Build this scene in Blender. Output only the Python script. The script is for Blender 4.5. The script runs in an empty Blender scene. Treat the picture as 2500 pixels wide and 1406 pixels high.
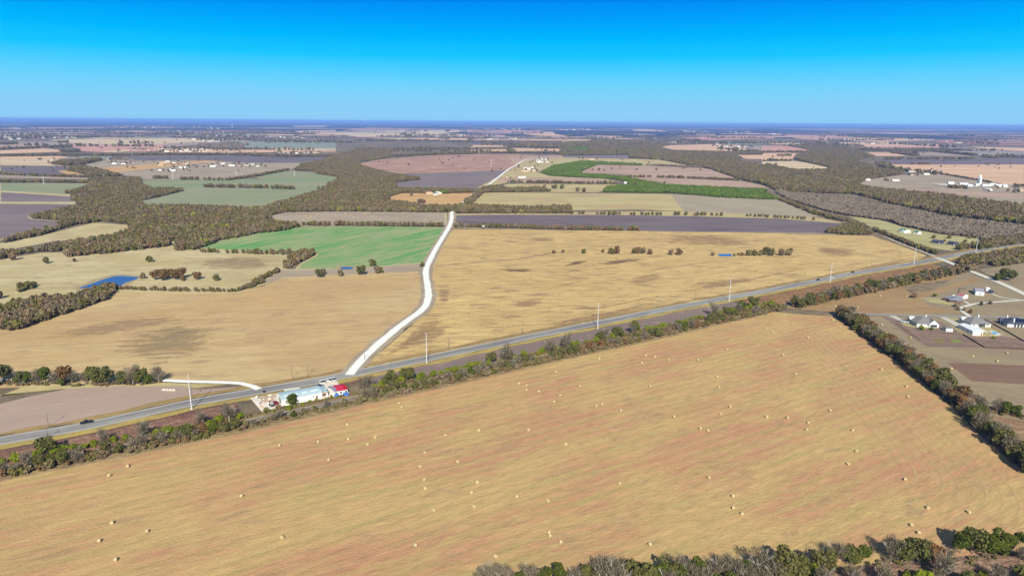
import bpy, bmesh, math, random
import numpy as np
from mathutils import Vector, noise as mnoise
random.seed(7); rng=np.random.default_rng(7)
sc=bpy.context.scene; COL=sc.collection
R=math.radians
# ------------------------------------------------------------------ camera
F=1667.0; CX,CY=1250.0,703.0; H=160.0
PITCH=math.atan(405/1667.); ROLL=math.atan(18/2500.)
cam=bpy.data.cameras.new('camera'); co=bpy.data.objects.new('camera',cam); COL.objects.link(co)
cam.sensor_width=36; cam.lens=36*F/2500.; cam.clip_start=1; cam.clip_end=400000
co.location=(0,0,H); co.rotation_mode='XYZ'
from mathutils import Matrix
co.matrix_world=Matrix.Translation((0,0,H))@(Matrix.Rotation(R(90)-PITCH,4,'X')@Matrix.Rotation(ROLL,4,'Z'))
sc.camera=co
# ------------------------------------------------------------------ light
SUN_EL=R(35); SUN_AZ=R(-2.2)           # shadows run away from the camera, a little to the left
sun=bpy.data.lights.new('sun','SUN'); sun.energy=5.0; sun.angle=R(0.5); sun.color=(1.0,0.96,0.90)
so=bpy.data.objects.new('sun',sun); COL.objects.link(so)
sd=Vector((-math.sin(SUN_AZ)*math.cos(SUN_EL)*1.0,-math.cos(SUN_AZ)*math.cos(SUN_EL),math.sin(SUN_EL)))
so.rotation_euler=sd.to_track_quat('Z','Y').to_euler(); so.location=(0,0,400)
w=bpy.data.worlds.new('World'); sc.world=w; w.use_nodes=True
nt=w.node_tree; nt.nodes.clear(); N=nt.nodes.new; L=nt.links.new
out=N('ShaderNodeOutputWorld'); bg=N('ShaderNodeBackground'); bg.inputs[1].default_value=1.0; L(bg.outputs[0],out.inputs[0])
sky=N('ShaderNodeTexSky'); sky.sky_type='NISHITA'; sky.sun_disc=False; sky.sun_elevation=SUN_EL
sky.sun_rotation=math.atan2(sd.x,sd.y); sky.air_density=1.0; sky.dust_density=0.3; sky.ozone_density=2.0
sm=N('ShaderNodeVectorMath'); sm.operation='SCALE'; sm.inputs[3].default_value=0.085; L(sky.outputs[0],sm.inputs[0])
tc=N('ShaderNodeTexCoord'); sx=N('ShaderNodeSeparateXYZ'); L(tc.outputs['Generated'],sx.inputs[0])
EXPO=0.6; EX=2**EXPO
sc.view_settings.view_transform='Standard'; sc.view_settings.look='None'; sc.view_settings.exposure=EXPO
def lin(c):
    c=c/255.; return c/12.92 if c<=.04045 else ((c+.055)/1.055)**2.4
ramp=N('ShaderNodeValToRGB'); mr=N('ShaderNodeMapRange'); mr.inputs[1].default_value=0; mr.inputs[2].default_value=0.2
L(sx.outputs[2],mr.inputs[0]); L(mr.outputs[0],ramp.inputs[0])
stops=[(0.0,(146,208,246)),(0.11,(140,208,249)),(0.23,(118,211,253)),(0.34,(78,206,255)),(0.43,(26,198,255)),(0.55,(0,184,255)),(0.68,(0,160,252)),(0.82,(0,132,246)),(1.0,(0,106,226))]
cr=ramp.color_ramp
while len(cr.elements)<len(stops): cr.elements.new(0.5)
for e,(p,c) in zip(cr.elements,stops):
    e.position=p; e.color=[lin(v)/EX for v in c]+[1]
mx=N('ShaderNodeMix'); mx.data_type='RGBA'
m2=N('ShaderNodeMapRange'); m2.inputs[1].default_value=0.2; m2.inputs[2].default_value=0.45; L(sx.outputs[2],m2.inputs[0])
L(m2.outputs[0],mx.inputs[0]); L(ramp.outputs[0],mx.inputs[6]); L(sm.outputs[0],mx.inputs[7]); L(mx.outputs[2],bg.inputs[0])
# ------------------------------------------------------------------ render settings
sc.render.engine='CYCLES'; sc.cycles.max_bounces=4; sc.cycles.diffuse_bounces=2; sc.cycles.volume_bounces=0
sc.cycles.transparent_max_bounces=16
# ------------------------------------------------------------------ pixel of the survey photo -> point on the ground
cr_,sr_=math.cos(ROLL),math.sin(ROLL); cp_,sp_=math.cos(PITCH),math.sin(PITCH)
def at(x,y,z=0.):
    u=x-CX; v=-(y-CY); u2=u*cr_-v*sr_; v2=u*sr_+v*cr_
    dy=cp_+v2/F*sp_; dz=-sp_+v2/F*cp_; t=(z-H)/min(dz,-1e-3)
    return (u2/F*t,dy*t)
def proj(X,Y,Z):
    Zr=Z-H; dep=Y*cp_-Zr*sp_; up=Y*sp_+Zr*cp_
    u2=F*X/dep; v2=F*up/dep; u=u2*cr_+v2*sr_; v=-u2*sr_+v2*cr_
    return CX+u,CY-v,dep
def mpp(x,y):                       # metres per pixel there
    X,Y=at(x,y); return proj(X,Y,0.)[2]/F
ORG={'N':(0,0,1),'A':(0,270,.256),'B':(620,270,.256),'K':(1240,270,.256),'D':(1860,270,.256),'E':(0,560,.256),'F':(620,560,.256),
 'G':(1240,520,.256),'H':(1860,520,.256),'P':(0,860,.192),'Q':(560,860,.144),'W':(600,910,.104),'V':(2200,760,.12),'U':(2280,680,.088),
 'S':(2080,380,.168),'T':(0,280,.168),'Y':(400,280,.168),'X':(1150,280,.168),'Z':(1560,280,.168),'J':(2060,680,.17778)}
def px(k,pts):
    ox,oy,s=ORG[k]; return [(ox+a*s,oy+b*s) for a,b in pts]
def PX(*a):                        # 'A',(x,y),(x,y),'B',(x,y)...
    r=[];k='N'
    for q in a:
        if isinstance(q,str): k=q
        else: r+=px(k,[q])
    return r
def gp(*a): return [at(*p) for p in PX(*a)]
# ------------------------------------------------------------------ materials
K=(1.42,1.40,1.54)
def A(c): return tuple(min(.86,lin(v)/k) for v,k in zip(c,K))
def newmat(name):
    m=bpy.data.materials.new(name); m.use_nodes=True; t=m.node_tree; t.nodes.clear()
    o=t.nodes.new('ShaderNodeOutputMaterial'); b=t.nodes.new('ShaderNodeBsdfPrincipled'); t.links.new(b.outputs[0],o.inputs[0])
    b.inputs['Specular IOR Level'].default_value=0.15; b.inputs['Roughness'].default_value=.9
    return m,t,b
def rampn(t,src,stops):
    r=t.nodes.new('ShaderNodeValToRGB'); e=r.color_ramp.elements
    while len(e)<len(stops): e.new(.5)
    for q,(p,c) in zip(e,stops):
        q.position=p; q.color=(c,c,c,1) if isinstance(c,(int,float)) else tuple(c)+(1,)
    t.links.new(src,r.inputs[0]); return r.outputs[0]
def mixn(t,f,a,b,mode='MIX'):
    m=t.nodes.new('ShaderNodeMix'); m.data_type='RGBA'; m.blend_type=mode
    for s,v in ((0,f),(6,a),(7,b)):
        if hasattr(v,'links'): t.links.new(v,m.inputs[s])
        elif isinstance(v,(int,float)): m.inputs[s].default_value=v
        else: m.inputs[s].default_value=tuple(v)+(1,)
    return m.outputs[2]
def noisen(t,vec,scale,detail=4,rough=.55,dist=0.):
    n=t.nodes.new('ShaderNodeTexNoise'); n.inputs['Scale'].default_value=scale; n.inputs['Detail'].default_value=detail
    n.inputs['Roughness'].default_value=rough; n.inputs['Distortion'].default_value=dist; t.links.new(vec,n.inputs['Vector']); return n.outputs[0]
def mapn(t,src,ang,scale,loc=(0,0,0)):
    # rotate the world so that streaks of direction ang lie along X, then squeeze
    a=t.nodes.new('ShaderNodeMapping'); a.vector_type='POINT'; a.inputs['Rotation'].default_value=(0,0,-ang); a.inputs['Location'].default_value=loc
    b=t.nodes.new('ShaderNodeMapping'); b.inputs['Scale'].default_value=scale
    t.links.new(src,a.inputs[0]); t.links.new(a.outputs[0],b.inputs[0]); return b.outputs[0]
seedc=[0]
def field_mat(name,c0,c1,c2,c3=None,ang=32,patch=60,slen=45,sw=5,streak=.7,fine=1.2,contrast=.22,rows=None,bump=.25,thr=(.42,.6),fleck=0.,fs=(16,5),soft=False):
    seedc[0]+=1; m,t,b=newmat(name); g=t.nodes.new('ShaderNodeNewGeometry'); pos=g.outputs['Position']; a=R(ang)
    off=(seedc[0]*131.7,seedc[0]*57.3,0)
    iso=mapn(t,pos,a,(1,1,1),off)
    col=mixn(t,rampn(t,noisen(t,mapn(t,pos,a,(.45,1,1),off),1/patch,5,.6,.4),[(thr[0],0),(thr[1],1)]),A(c0),A(c1))
    s=rampn(t,noisen(t,mapn(t,pos,a,(1/slen,1/sw,1),off),1,4,.6,.3),[(.44,0),(.66,streak)])
    col=mixn(t,s,col,A(c2))
    if c3: col=mixn(t,rampn(t,noisen(t,mapn(t,pos,a,(.5,1,1),(off[1],off[0],0)),1/(patch*.35),6,.7,.6),[(.56,0),(.68,.8)]),col,A(c3))
    if fleck:
        fc=c3 or c2
        col=mixn(t,rampn(t,noisen(t,mapn(t,pos,a,(1/fs[0],1/fs[1],1),(off[1],off[0]*2,0)),1,5,.75,.5),[(.54,0),(.64,fleck)]),col,A(tuple(v*.84 for v in fc)))
        col=mixn(t,rampn(t,noisen(t,mapn(t,pos,a,(1/fs[0]/1.3,1/fs[1],1),(off[1]*3,off[0],0)),1,5,.75,.5),[(.55,0),(.66,fleck*.7)]),col,A(tuple(min(255,v*1.06) for v in c0)))
    # fine streaks and speckle
    f1=rampn(t,noisen(t,mapn(t,pos,a,(1/(fine*9),1/fine,1),off),1,5,.7,.2),[(.3,1-contrast),(.7,1+contrast*.9)])
    f2=rampn(t,noisen(t,iso,1/(fine*.7),3,.8),[(.3,1-contrast*.8),(.72,1+contrast*.5)])
    col=mixn(t,1.0,col,f1,'MULTIPLY'); col=mixn(t,1.0,col,f2,'MULTIPLY')
    if rows:
        wv=t.nodes.new('ShaderNodeTexWave'); wv.bands_direction='Y'; wv.inputs['Scale'].default_value=1/rows[0]*.314*2; wv.inputs['Distortion'].default_value=2.0
        wv.inputs['Detail'].default_value=2; wv.inputs['Detail Scale'].default_value=.3
        t.links.new(mapn(t,pos,R(rows[2]) if len(rows)>2 else a,(.4,1,1),off),wv.inputs[0])
        col=mixn(t,1.0,col,rampn(t,wv.outputs[1],[(0,1-rows[1]),(1,1+rows[1]*.4)]),'MULTIPLY')
    t.links.new(col,b.inputs['Base Color'])
    if soft:
        at_=t.nodes.new('ShaderNodeAttribute'); at_.attribute_name='w'; q=t.nodes.new('ShaderNodeMath'); q.operation='MULTIPLY_ADD'; q.inputs[1].default_value=1.3
        t.links.new(at_.outputs['Fac'],q.inputs[0]); nz=noisen(t,mapn(t,pos,a,(1/16,1/5,1),off),1,6,.72,.4); q2=t.nodes.new('ShaderNodeMath'); q2.operation='MULTIPLY_ADD'; q2.inputs[1].default_value=4.2; q2.inputs[2].default_value=-2.5; t.links.new(nz,q2.inputs[0]); t.links.new(q2.outputs[0],q.inputs[2])
        fa=rampn(t,q.outputs[0],[(.2,0),(1.1,.66)]); t.links.new(fa,b.inputs['Alpha'])
    if bump:
        bp=t.nodes.new('ShaderNodeBump'); bp.inputs['Strength'].default_value=bump; bp.inputs['Distance'].default_value=.5
        t.links.new(noisen(t,iso,.8,4,.7),bp.inputs['Height']); t.links.new(bp.outputs[0],b.inputs['Normal'])
    return m
def paint(name,c,rough=.7,var=.12,scale=1.5,spec=.3,metal=0.):
    m,t,b=newmat(name); g=t.nodes.new('ShaderNodeNewGeometry')
    n=noisen(t,g.outputs['Position'],scale,5,.65)
    col=mixn(t,1.0,A(c),rampn(t,n,[(.3,1-var),(.7,1+var*.5)]),'MULTIPLY'); t.links.new(col,b.inputs['Base Color'])
    b.inputs['Roughness'].default_value=rough; b.inputs['Specular IOR Level'].default_value=spec; b.inputs['Metallic'].default_value=metal
    return m
# ------------------------------------------------------------------ objects
def link(o): COL.objects.link(o); return o
def tag(o,label=None,cat=None,group=None,kind=None):
    if label: o['label']=label
    if cat: o['category']=cat
    if group: o['group']=group
    if kind: o['kind']=kind
    return o
def mesh_obj(name,v,f,mat,parent=None,smooth=False):
    me=bpy.data.meshes.new(name); me.from_pydata(v,[],f); me.update()
    for m in (mat if isinstance(mat,(list,tuple)) else [mat]): me.materials.append(m)
    if smooth: me.polygons.foreach_set('use_smooth',[True]*len(me.polygons))
    o=link(bpy.data.objects.new(name,me)); o.parent=parent; return o
def empty(name,loc,rz=0):
    o=link(bpy.data.objects.new(name,None)); o.location=loc; o.rotation_euler=(0,0,rz); o.empty_display_size=1; return o
def smooth_line(p,step=8.):
    p=[np.array(q,float) for q in p]; o=[]
    for i in range(len(p)-1):
        a=p[max(i-1,0)];b=p[i];c=p[i+1];d=p[min(i+2,len(p)-1)]
        n=max(1,int(np.linalg.norm(c-b)/step)); n=min(n,60)
        for k in range(n):
            t=k/n; o.append(.5*((2*b)+(-a+c)*t+(2*a-5*b+4*c-d)*t*t+(-a+3*b-3*c+d)*t**3))
    o.append(p[-1]); return np.array(o)
def offset(l,d):
    l=np.array(l); t=np.gradient(l,axis=0); n=np.stack([-t[:,1],t[:,0]],1); n/=np.linalg.norm(n,axis=1)[:,None]+1e-9
    return l+n*(np.array(d)[:,None] if np.ndim(d) else d)
def ribbon(name,l,wd,z,mat,kind='structure',jit=0.,parent=None):
    l=np.array(l); n=len(l); j=lambda s: np.array([jit*mnoise.noise((l[i][0]*.08,l[i][1]*.08,s)) for i in range(n)])
    a=offset(l,wd/2+j(1.)); b=offset(l,-wd/2+j(5.)); v=[(p[0],p[1],z) for p in a]+[(p[0],p[1],z) for p in b]
    f=[(n+i,n+i+1,i+1,i) for i in range(n-1)]
    o=mesh_obj(name,v,f,mat,parent)
    uv=o.data.uv_layers.new(name='UVMap'); s=np.concatenate([[0],np.cumsum(np.linalg.norm(np.diff(l,axis=0),axis=1))])
    for i,pl in enumerate(o.data.polygons):
        for li,(uu,vv) in zip(pl.loop_indices,[(0,s[i]),(0,s[i+1]),(1,s[i+1]),(1,s[i])]): uv.data[li].uv=(uu,vv)
    return tag(o,kind=kind)
LAY=[0.0]
def sheet(name,pts,mat,z=None,wob=1.0,far=False):
    """one field as a sheet a little above the ground, its edge slightly uneven"""
    LAY[0]+=.02 if far else .004; z=(.05+LAY[0] if not far else .4+LAY[0]) if z is None else z
    q=[];n=len(pts)
    for i in range(n):
        a=np.array(pts[i]);b=np.array(pts[(i+1)%n]); d=np.linalg.norm(b-a); k=max(1,min(30,int(d/15)))
        for j in range(k):
            p=a+(b-a)*j/k; s=wob*min(1,d/40)
            q.append((p[0]+s*mnoise.noise((p[0]*.05,p[1]*.05,1)),p[1]+s*mnoise.noise((p[0]*.05,p[1]*.05,7)),z))
    bm=bmesh.new(); vs=[bm.verts.new(p) for p in q]; f=bm.faces.new(vs); f.normal_update()
    if f.normal.z<0: f.normal_flip()
    bmesh.ops.triangulate(bm,faces=[f])
    me=bpy.data.meshes.new(name); bm.to_mesh(me); bm.free(); me.materials.append(mat)
    if not far and name in ('plowed_field','wheat_field','green_field','stubble_field','weedy_field','hay_field') and 'pale' in M:
        ribbon('field_margin',[q_[:2] for q_ in q]+[q[0][:2]],3.2,z+.0015,M['pale'],jit=2.)
    return tag(link(bpy.data.objects.new(name,me)),kind='structure')
def patch(name,pts,mat,z):
    from mathutils.geometry import convex_hull_2d
    h=convex_hull_2d([Vector(q) for q in pts]); pts=[pts[i] for i in h]
    q_=list(pts)+[pts[0]]; p=np.array([np.array(a)+(np.array(b)-np.array(a))*k/6 for a,b in zip(q_,q_[1:]) for k in range(6)])
    for _ in range(6): p=(np.roll(p,1,0)+p*2+np.roll(p,-1,0))/4
    c=p.mean(0); n=len(p); v=[];wt=[]
    for k,(s_,w_) in enumerate(((1.,0.),(.8,.45),(.55,.8),(.25,1.),(0.02,1.))):
        for q in p: v.append((*(c+(q-c)*s_),z)); wt.append(w_)
    f=[(k*n+i,k*n+(i+1)%n,(k+1)*n+(i+1)%n,(k+1)*n+i) for k in range(4) for i in range(n)]
    o=mesh_obj(name,v,f,mat); a=o.data.attributes.new('w','FLOAT','POINT'); a.data.foreach_set('value',wt)
    if sum(q.normal.z for q in o.data.polygons)<0: o.data.flip_normals()
    return tag(o,kind='structure')
def loft(name,a,b,n,m,mat,h=.5,z=.15,sc_=.6,kind='structure',edge=.12):
    """rough ground between two lines, with real relief"""
    def rs(l,n):
        l=np.array(l); s=np.concatenate([[0],np.cumsum(np.linalg.norm(np.diff(l,axis=0),axis=1))]); t=np.linspace(0,s[-1],n)
        return np.stack([np.interp(t,s,l[:,0]),np.interp(t,s,l[:,1])],1)
    a=rs(a,n);b=rs(b,n); v=[];f=[]
    for i in range(n):
        for j in range(m):
            t=j/(m-1); p=a[i]*(1-t)+b[i]*t; e=min(1,min(t,1-t)/edge)*min(1,i/3,(n-1-i)/3)
            q=(p[0]*sc_,p[1]*sc_,0.)
            hh=(.5+.5*mnoise.noise(q))*.6+.4*abs(mnoise.noise((q[0]*2.7,q[1]*2.7,3)))+.25*random.random()
            v.append((p[0],p[1],z*e+.02+h*hh*e))
    for i in range(n-1):
        for j in range(m-1):
            k=i*m+j; f.append((k,k+1,k+m+1,k+m))
    bm=bmesh.new(); vv=[bm.verts.new(p) for p in v]
    for q in f: bm.faces.new([vv[i] for i in q])
    bmesh.ops.recalc_face_normals(bm,faces=bm.faces)
    bm.faces.ensure_lookup_table()
    if sum(fc.normal.z for fc in bm.faces)<0: bmesh.ops.reverse_faces(bm,faces=bm.faces)
    me=bpy.data.meshes.new(name); bm.to_mesh(me); bm.free(); me.materials.append(mat)
    return tag(link(bpy.data.objects.new(name,me)),kind=kind)
class MB:
    def __init__(s): s.v=[];s.f=[];s.m=[]
    def add(s,v,f,mi=0):
        k=len(s.v); s.v+=list(v); s.f+=[tuple(k+i for i in q) for q in f]; s.m+=[mi]*len(f); return s
    def box(s,x0,x1,y0,y1,z0,z1,mi=0):
        return s.add([(x0,y0,z0),(x1,y0,z0),(x1,y1,z0),(x0,y1,z0),(x0,y0,z1),(x1,y0,z1),(x1,y1,z1),(x0,y1,z1)],
          [(0,3,2,1),(4,5,6,7),(0,1,5,4),(1,2,6,5),(2,3,7,6),(3,0,4,7)],mi)
    def tube(s,p,q,r0,r1,n=8,mi=0,cap=True):
        p=Vector(p);q=Vector(q);d=(q-p).normalized(); u=d.orthogonal().normalized(); w_=d.cross(u); v=[]
        for c,r in ((p,r0),(q,r1)):
            for i in range(n):
                a=2*math.pi*i/n; v.append(tuple(c+(u*math.cos(a)+w_*math.sin(a))*r))
        f=[(i,(i+1)%n,n+(i+1)%n,n+i) for i in range(n)]
        if cap: f+=[tuple(range(n))[::-1],tuple(range(n,2*n))]
        return s.add(v,f,mi)
    def build(s,name,mat,parent=None,smooth=False):
        o=mesh_obj(name,s.v,s.f,mat,parent,smooth)
        if isinstance(mat,(list,tuple)): o.data.polygons.foreach_set('material_index',s.m)
        return o
ONES=['','first','second','third','fourth','fifth','sixth','seventh','eighth','ninth','tenth','eleventh','twelfth','thirteenth','fourteenth','fifteenth','sixteenth','seventeenth','eighteenth','nineteenth']
TENS={20:'twent',30:'thirt',40:'fort',50:'fift',60:'sixt'}
def ordn(n):
    if n<20: return ONES[n]
    t=n//10*10; return TENS[t]+'ieth' if n==t else TENS[t]+'y-'+ONES[n-t]
# ================================================================== GROUND
def ground():
    m,t,b=newmat('ground_soil_and_brush'); g=t.nodes.new('ShaderNodeNewGeometry'); p=g.outputs['Position']
    c=mixn(t,rampn(t,noisen(t,p,1/220,6,.65,.5),[(.42,0),(.58,1)]),A((128,112,92)),A((158,138,112)))
    c=mixn(t,rampn(t,noisen(t,p,1/18,5,.7),[(.45,0),(.62,.8)]),c,A((98,84,68)))
    c=mixn(t,1.,c,rampn(t,noisen(t,p,.6,4,.7),[(.3,.75),(.7,1.15)]),'MULTIPLY'); t.links.new(c,b.inputs['Base Color'])
    S=120000.; ys=[-3000,0,1500,4000,15000,S]; xs=[-S,-15000,-3000,0,3000,15000,S]
    v=[(x,y,0) for y in ys for x in xs]; f=[(j*7+i,j*7+i+1,(j+1)*7+i+1,(j+1)*7+i) for j in range(5) for i in range(6)]
    tag(mesh_obj('ground',v,f,m),kind='structure')
ground()
def far_mat(name,c,var=.12):
    m,t,b=newmat(name); g=t.nodes.new('ShaderNodeNewGeometry'); p=mapn(t,g.outputs['Position'],R(4),(.3,1,1))
    col=mixn(t,1.,A(c),rampn(t,noisen(t,p,1/90,5,.6),[(.3,1-var*1.6),(.7,1+var)]),'MULTIPLY')
    t.links.new(col,b.inputs['Base Color']); return m
# --- distant woodland floor
m,t,b=newmat('woodland_floor'); g=t.nodes.new('ShaderNodeNewGeometry'); p=mapn(t,g.outputs['Position'],R(3),(.35,1,1))
c=mixn(t,rampn(t,noisen(t,p,1/420,6,.7,.4),[(.40,0),(.60,1)]),A((44,44,52)),A((66,60,64)))
c=mixn(t,rampn(t,noisen(t,p,1/120,5,.7),[(.62,0),(.72,.35)]),c,A((150,124,112)))
t.links.new(c,b.inputs['Base Color']); WOODFLOOR=m
P_=lambda *a:gp(*a)
sheet('far_woodland',[at(-900,331),at(600,330),at(1250,334),at(1900,338),at(3400,346),(110000,90000),(-90000,90000)],WOODFLOOR,z=.3,wob=0)
# --- field materials
M={}
M['tan']=field_mat('dry_grass',(214,184,134),(206,170,118),(190,158,116),(182,150,118),ang=12,patch=90,slen=60,sw=8,contrast=.18,fleck=.3,fs=(22,7))
M['pale']=field_mat('pale_pasture',(214,196,152),(200,180,130),(186,168,120),(176,150,124),ang=8,patch=60,slen=50,sw=8,streak=.5,contrast=.2,fleck=.5,fs=(34,8))
M['plow']=field_mat('plowed_soil',(140,124,124),(128,110,112),(154,138,130),ang=-3,patch=70,slen=90,sw=4,streak=.55,contrast=.12)
M['plowdark']=field_mat('dark_plowed_soil',(122,108,112),(112,98,104),(146,132,128),ang=-3,patch=60,slen=140,sw=9,streak=.7,contrast=.12)
M['greyfield']=field_mat('grey_stubble',(186,166,144),(172,152,132),(162,146,122),ang=-3,patch=80,slen=80,sw=6,contrast=.12)
M['pinkfield']=field_mat('pinkish_stubble',(200,168,146),(186,152,134),(176,150,126),ang=-3,patch=100,slen=120,sw=8,contrast=.10)
M['redfield']=field_mat('reddish_weeds',(186,142,122),(210,172,146),(156,112,100),ang=-4,patch=60,slen=60,sw=12,streak=.85,contrast=.2,fleck=.6,fs=(40,14))
M['green']=field_mat('young_wheat',(104,160,88),(148,166,112),(176,172,126),(78,154,76),ang=62,patch=50,slen=70,sw=9,streak=.85,contrast=.08,bump=.1)
M['paleGreen']=field_mat('thin_green_crop',(156,154,122),(136,150,108),(168,160,130),ang=10,patch=120,slen=90,sw=10,streak=.5,contrast=.07,bump=.1)
M['meadow']=field_mat('dry_meadow',(206,186,134),(194,166,124),(182,176,114),(176,146,116),ang=6,patch=60,slen=50,sw=9,contrast=.14)
M['ribbed']=field_mat('ribbed_stubble',(180,164,140),(172,154,134),(188,174,142),ang=-60,patch=80,slen=60,sw=8,contrast=.1,rows=(9,.16,-62))
M['gold']=field_mat('golden_stubble',(218,178,118),(208,160,110),(196,154,110),ang=-3,patch=50,slen=60,sw=6,contrast=.12)
M['lawn']=field_mat('green_yellow_lawn',(186,178,124),(172,158,116),(200,184,130),(156,158,92),ang=-20,patch=25,slen=30,sw=6,contrast=.14)
M['dirt']=field_mat('brown_dirt',(144,118,104),(130,104,94),(158,134,118),(180,164,148),ang=-10,patch=14,slen=12,sw=3,contrast=.25)
M['greybrown']=field_mat('grazed_grass',(168,148,118),(158,136,114),(150,140,104),(146,122,104),ang=-25,patch=26,slen=22,sw=3,contrast=.2)
M['brownmow']=field_mat('brown_mown_grass',(178,144,104),(168,130,96),(160,142,96),ang=8,patch=28,slen=60,sw=4,contrast=.16)
# big right field with dark cracks
M['big']=field_mat('tall_dry_grass',(226,192,130),(214,180,120),(196,162,112),(156,122,96),ang=4,patch=60,slen=40,sw=6,streak=.6,fine=2.6,contrast=.34,thr=(.4,.62),bump=.5,fleck=.6,fs=(26,7))
M['cracks']=field_mat('dark_soil_patch',(120,92,74),(130,100,80),(100,74,64),(120,90,74),ang=4,patch=26,slen=22,sw=3,streak=.9,fine=1.4,contrast=.3,thr=(.42,.56),soft=True)
M['front']=field_mat('mown_hay_stubble',(212,174,120),(204,152,114),(192,170,110),(178,148,110),ang=31,patch=30,slen=50,sw=5.0,streak=.75,fine=.9,contrast=.24,thr=(.40,.60),bump=.5,fleck=.3,fs=(26,2.6),rows=(13,.06,31))
M['tract']=field_mat('straw_swath',(228,196,142),(220,186,132),(214,182,124),ang=31,patch=20,slen=30,sw=3,streak=.5,fine=.6,contrast=.18,soft=True)
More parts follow.
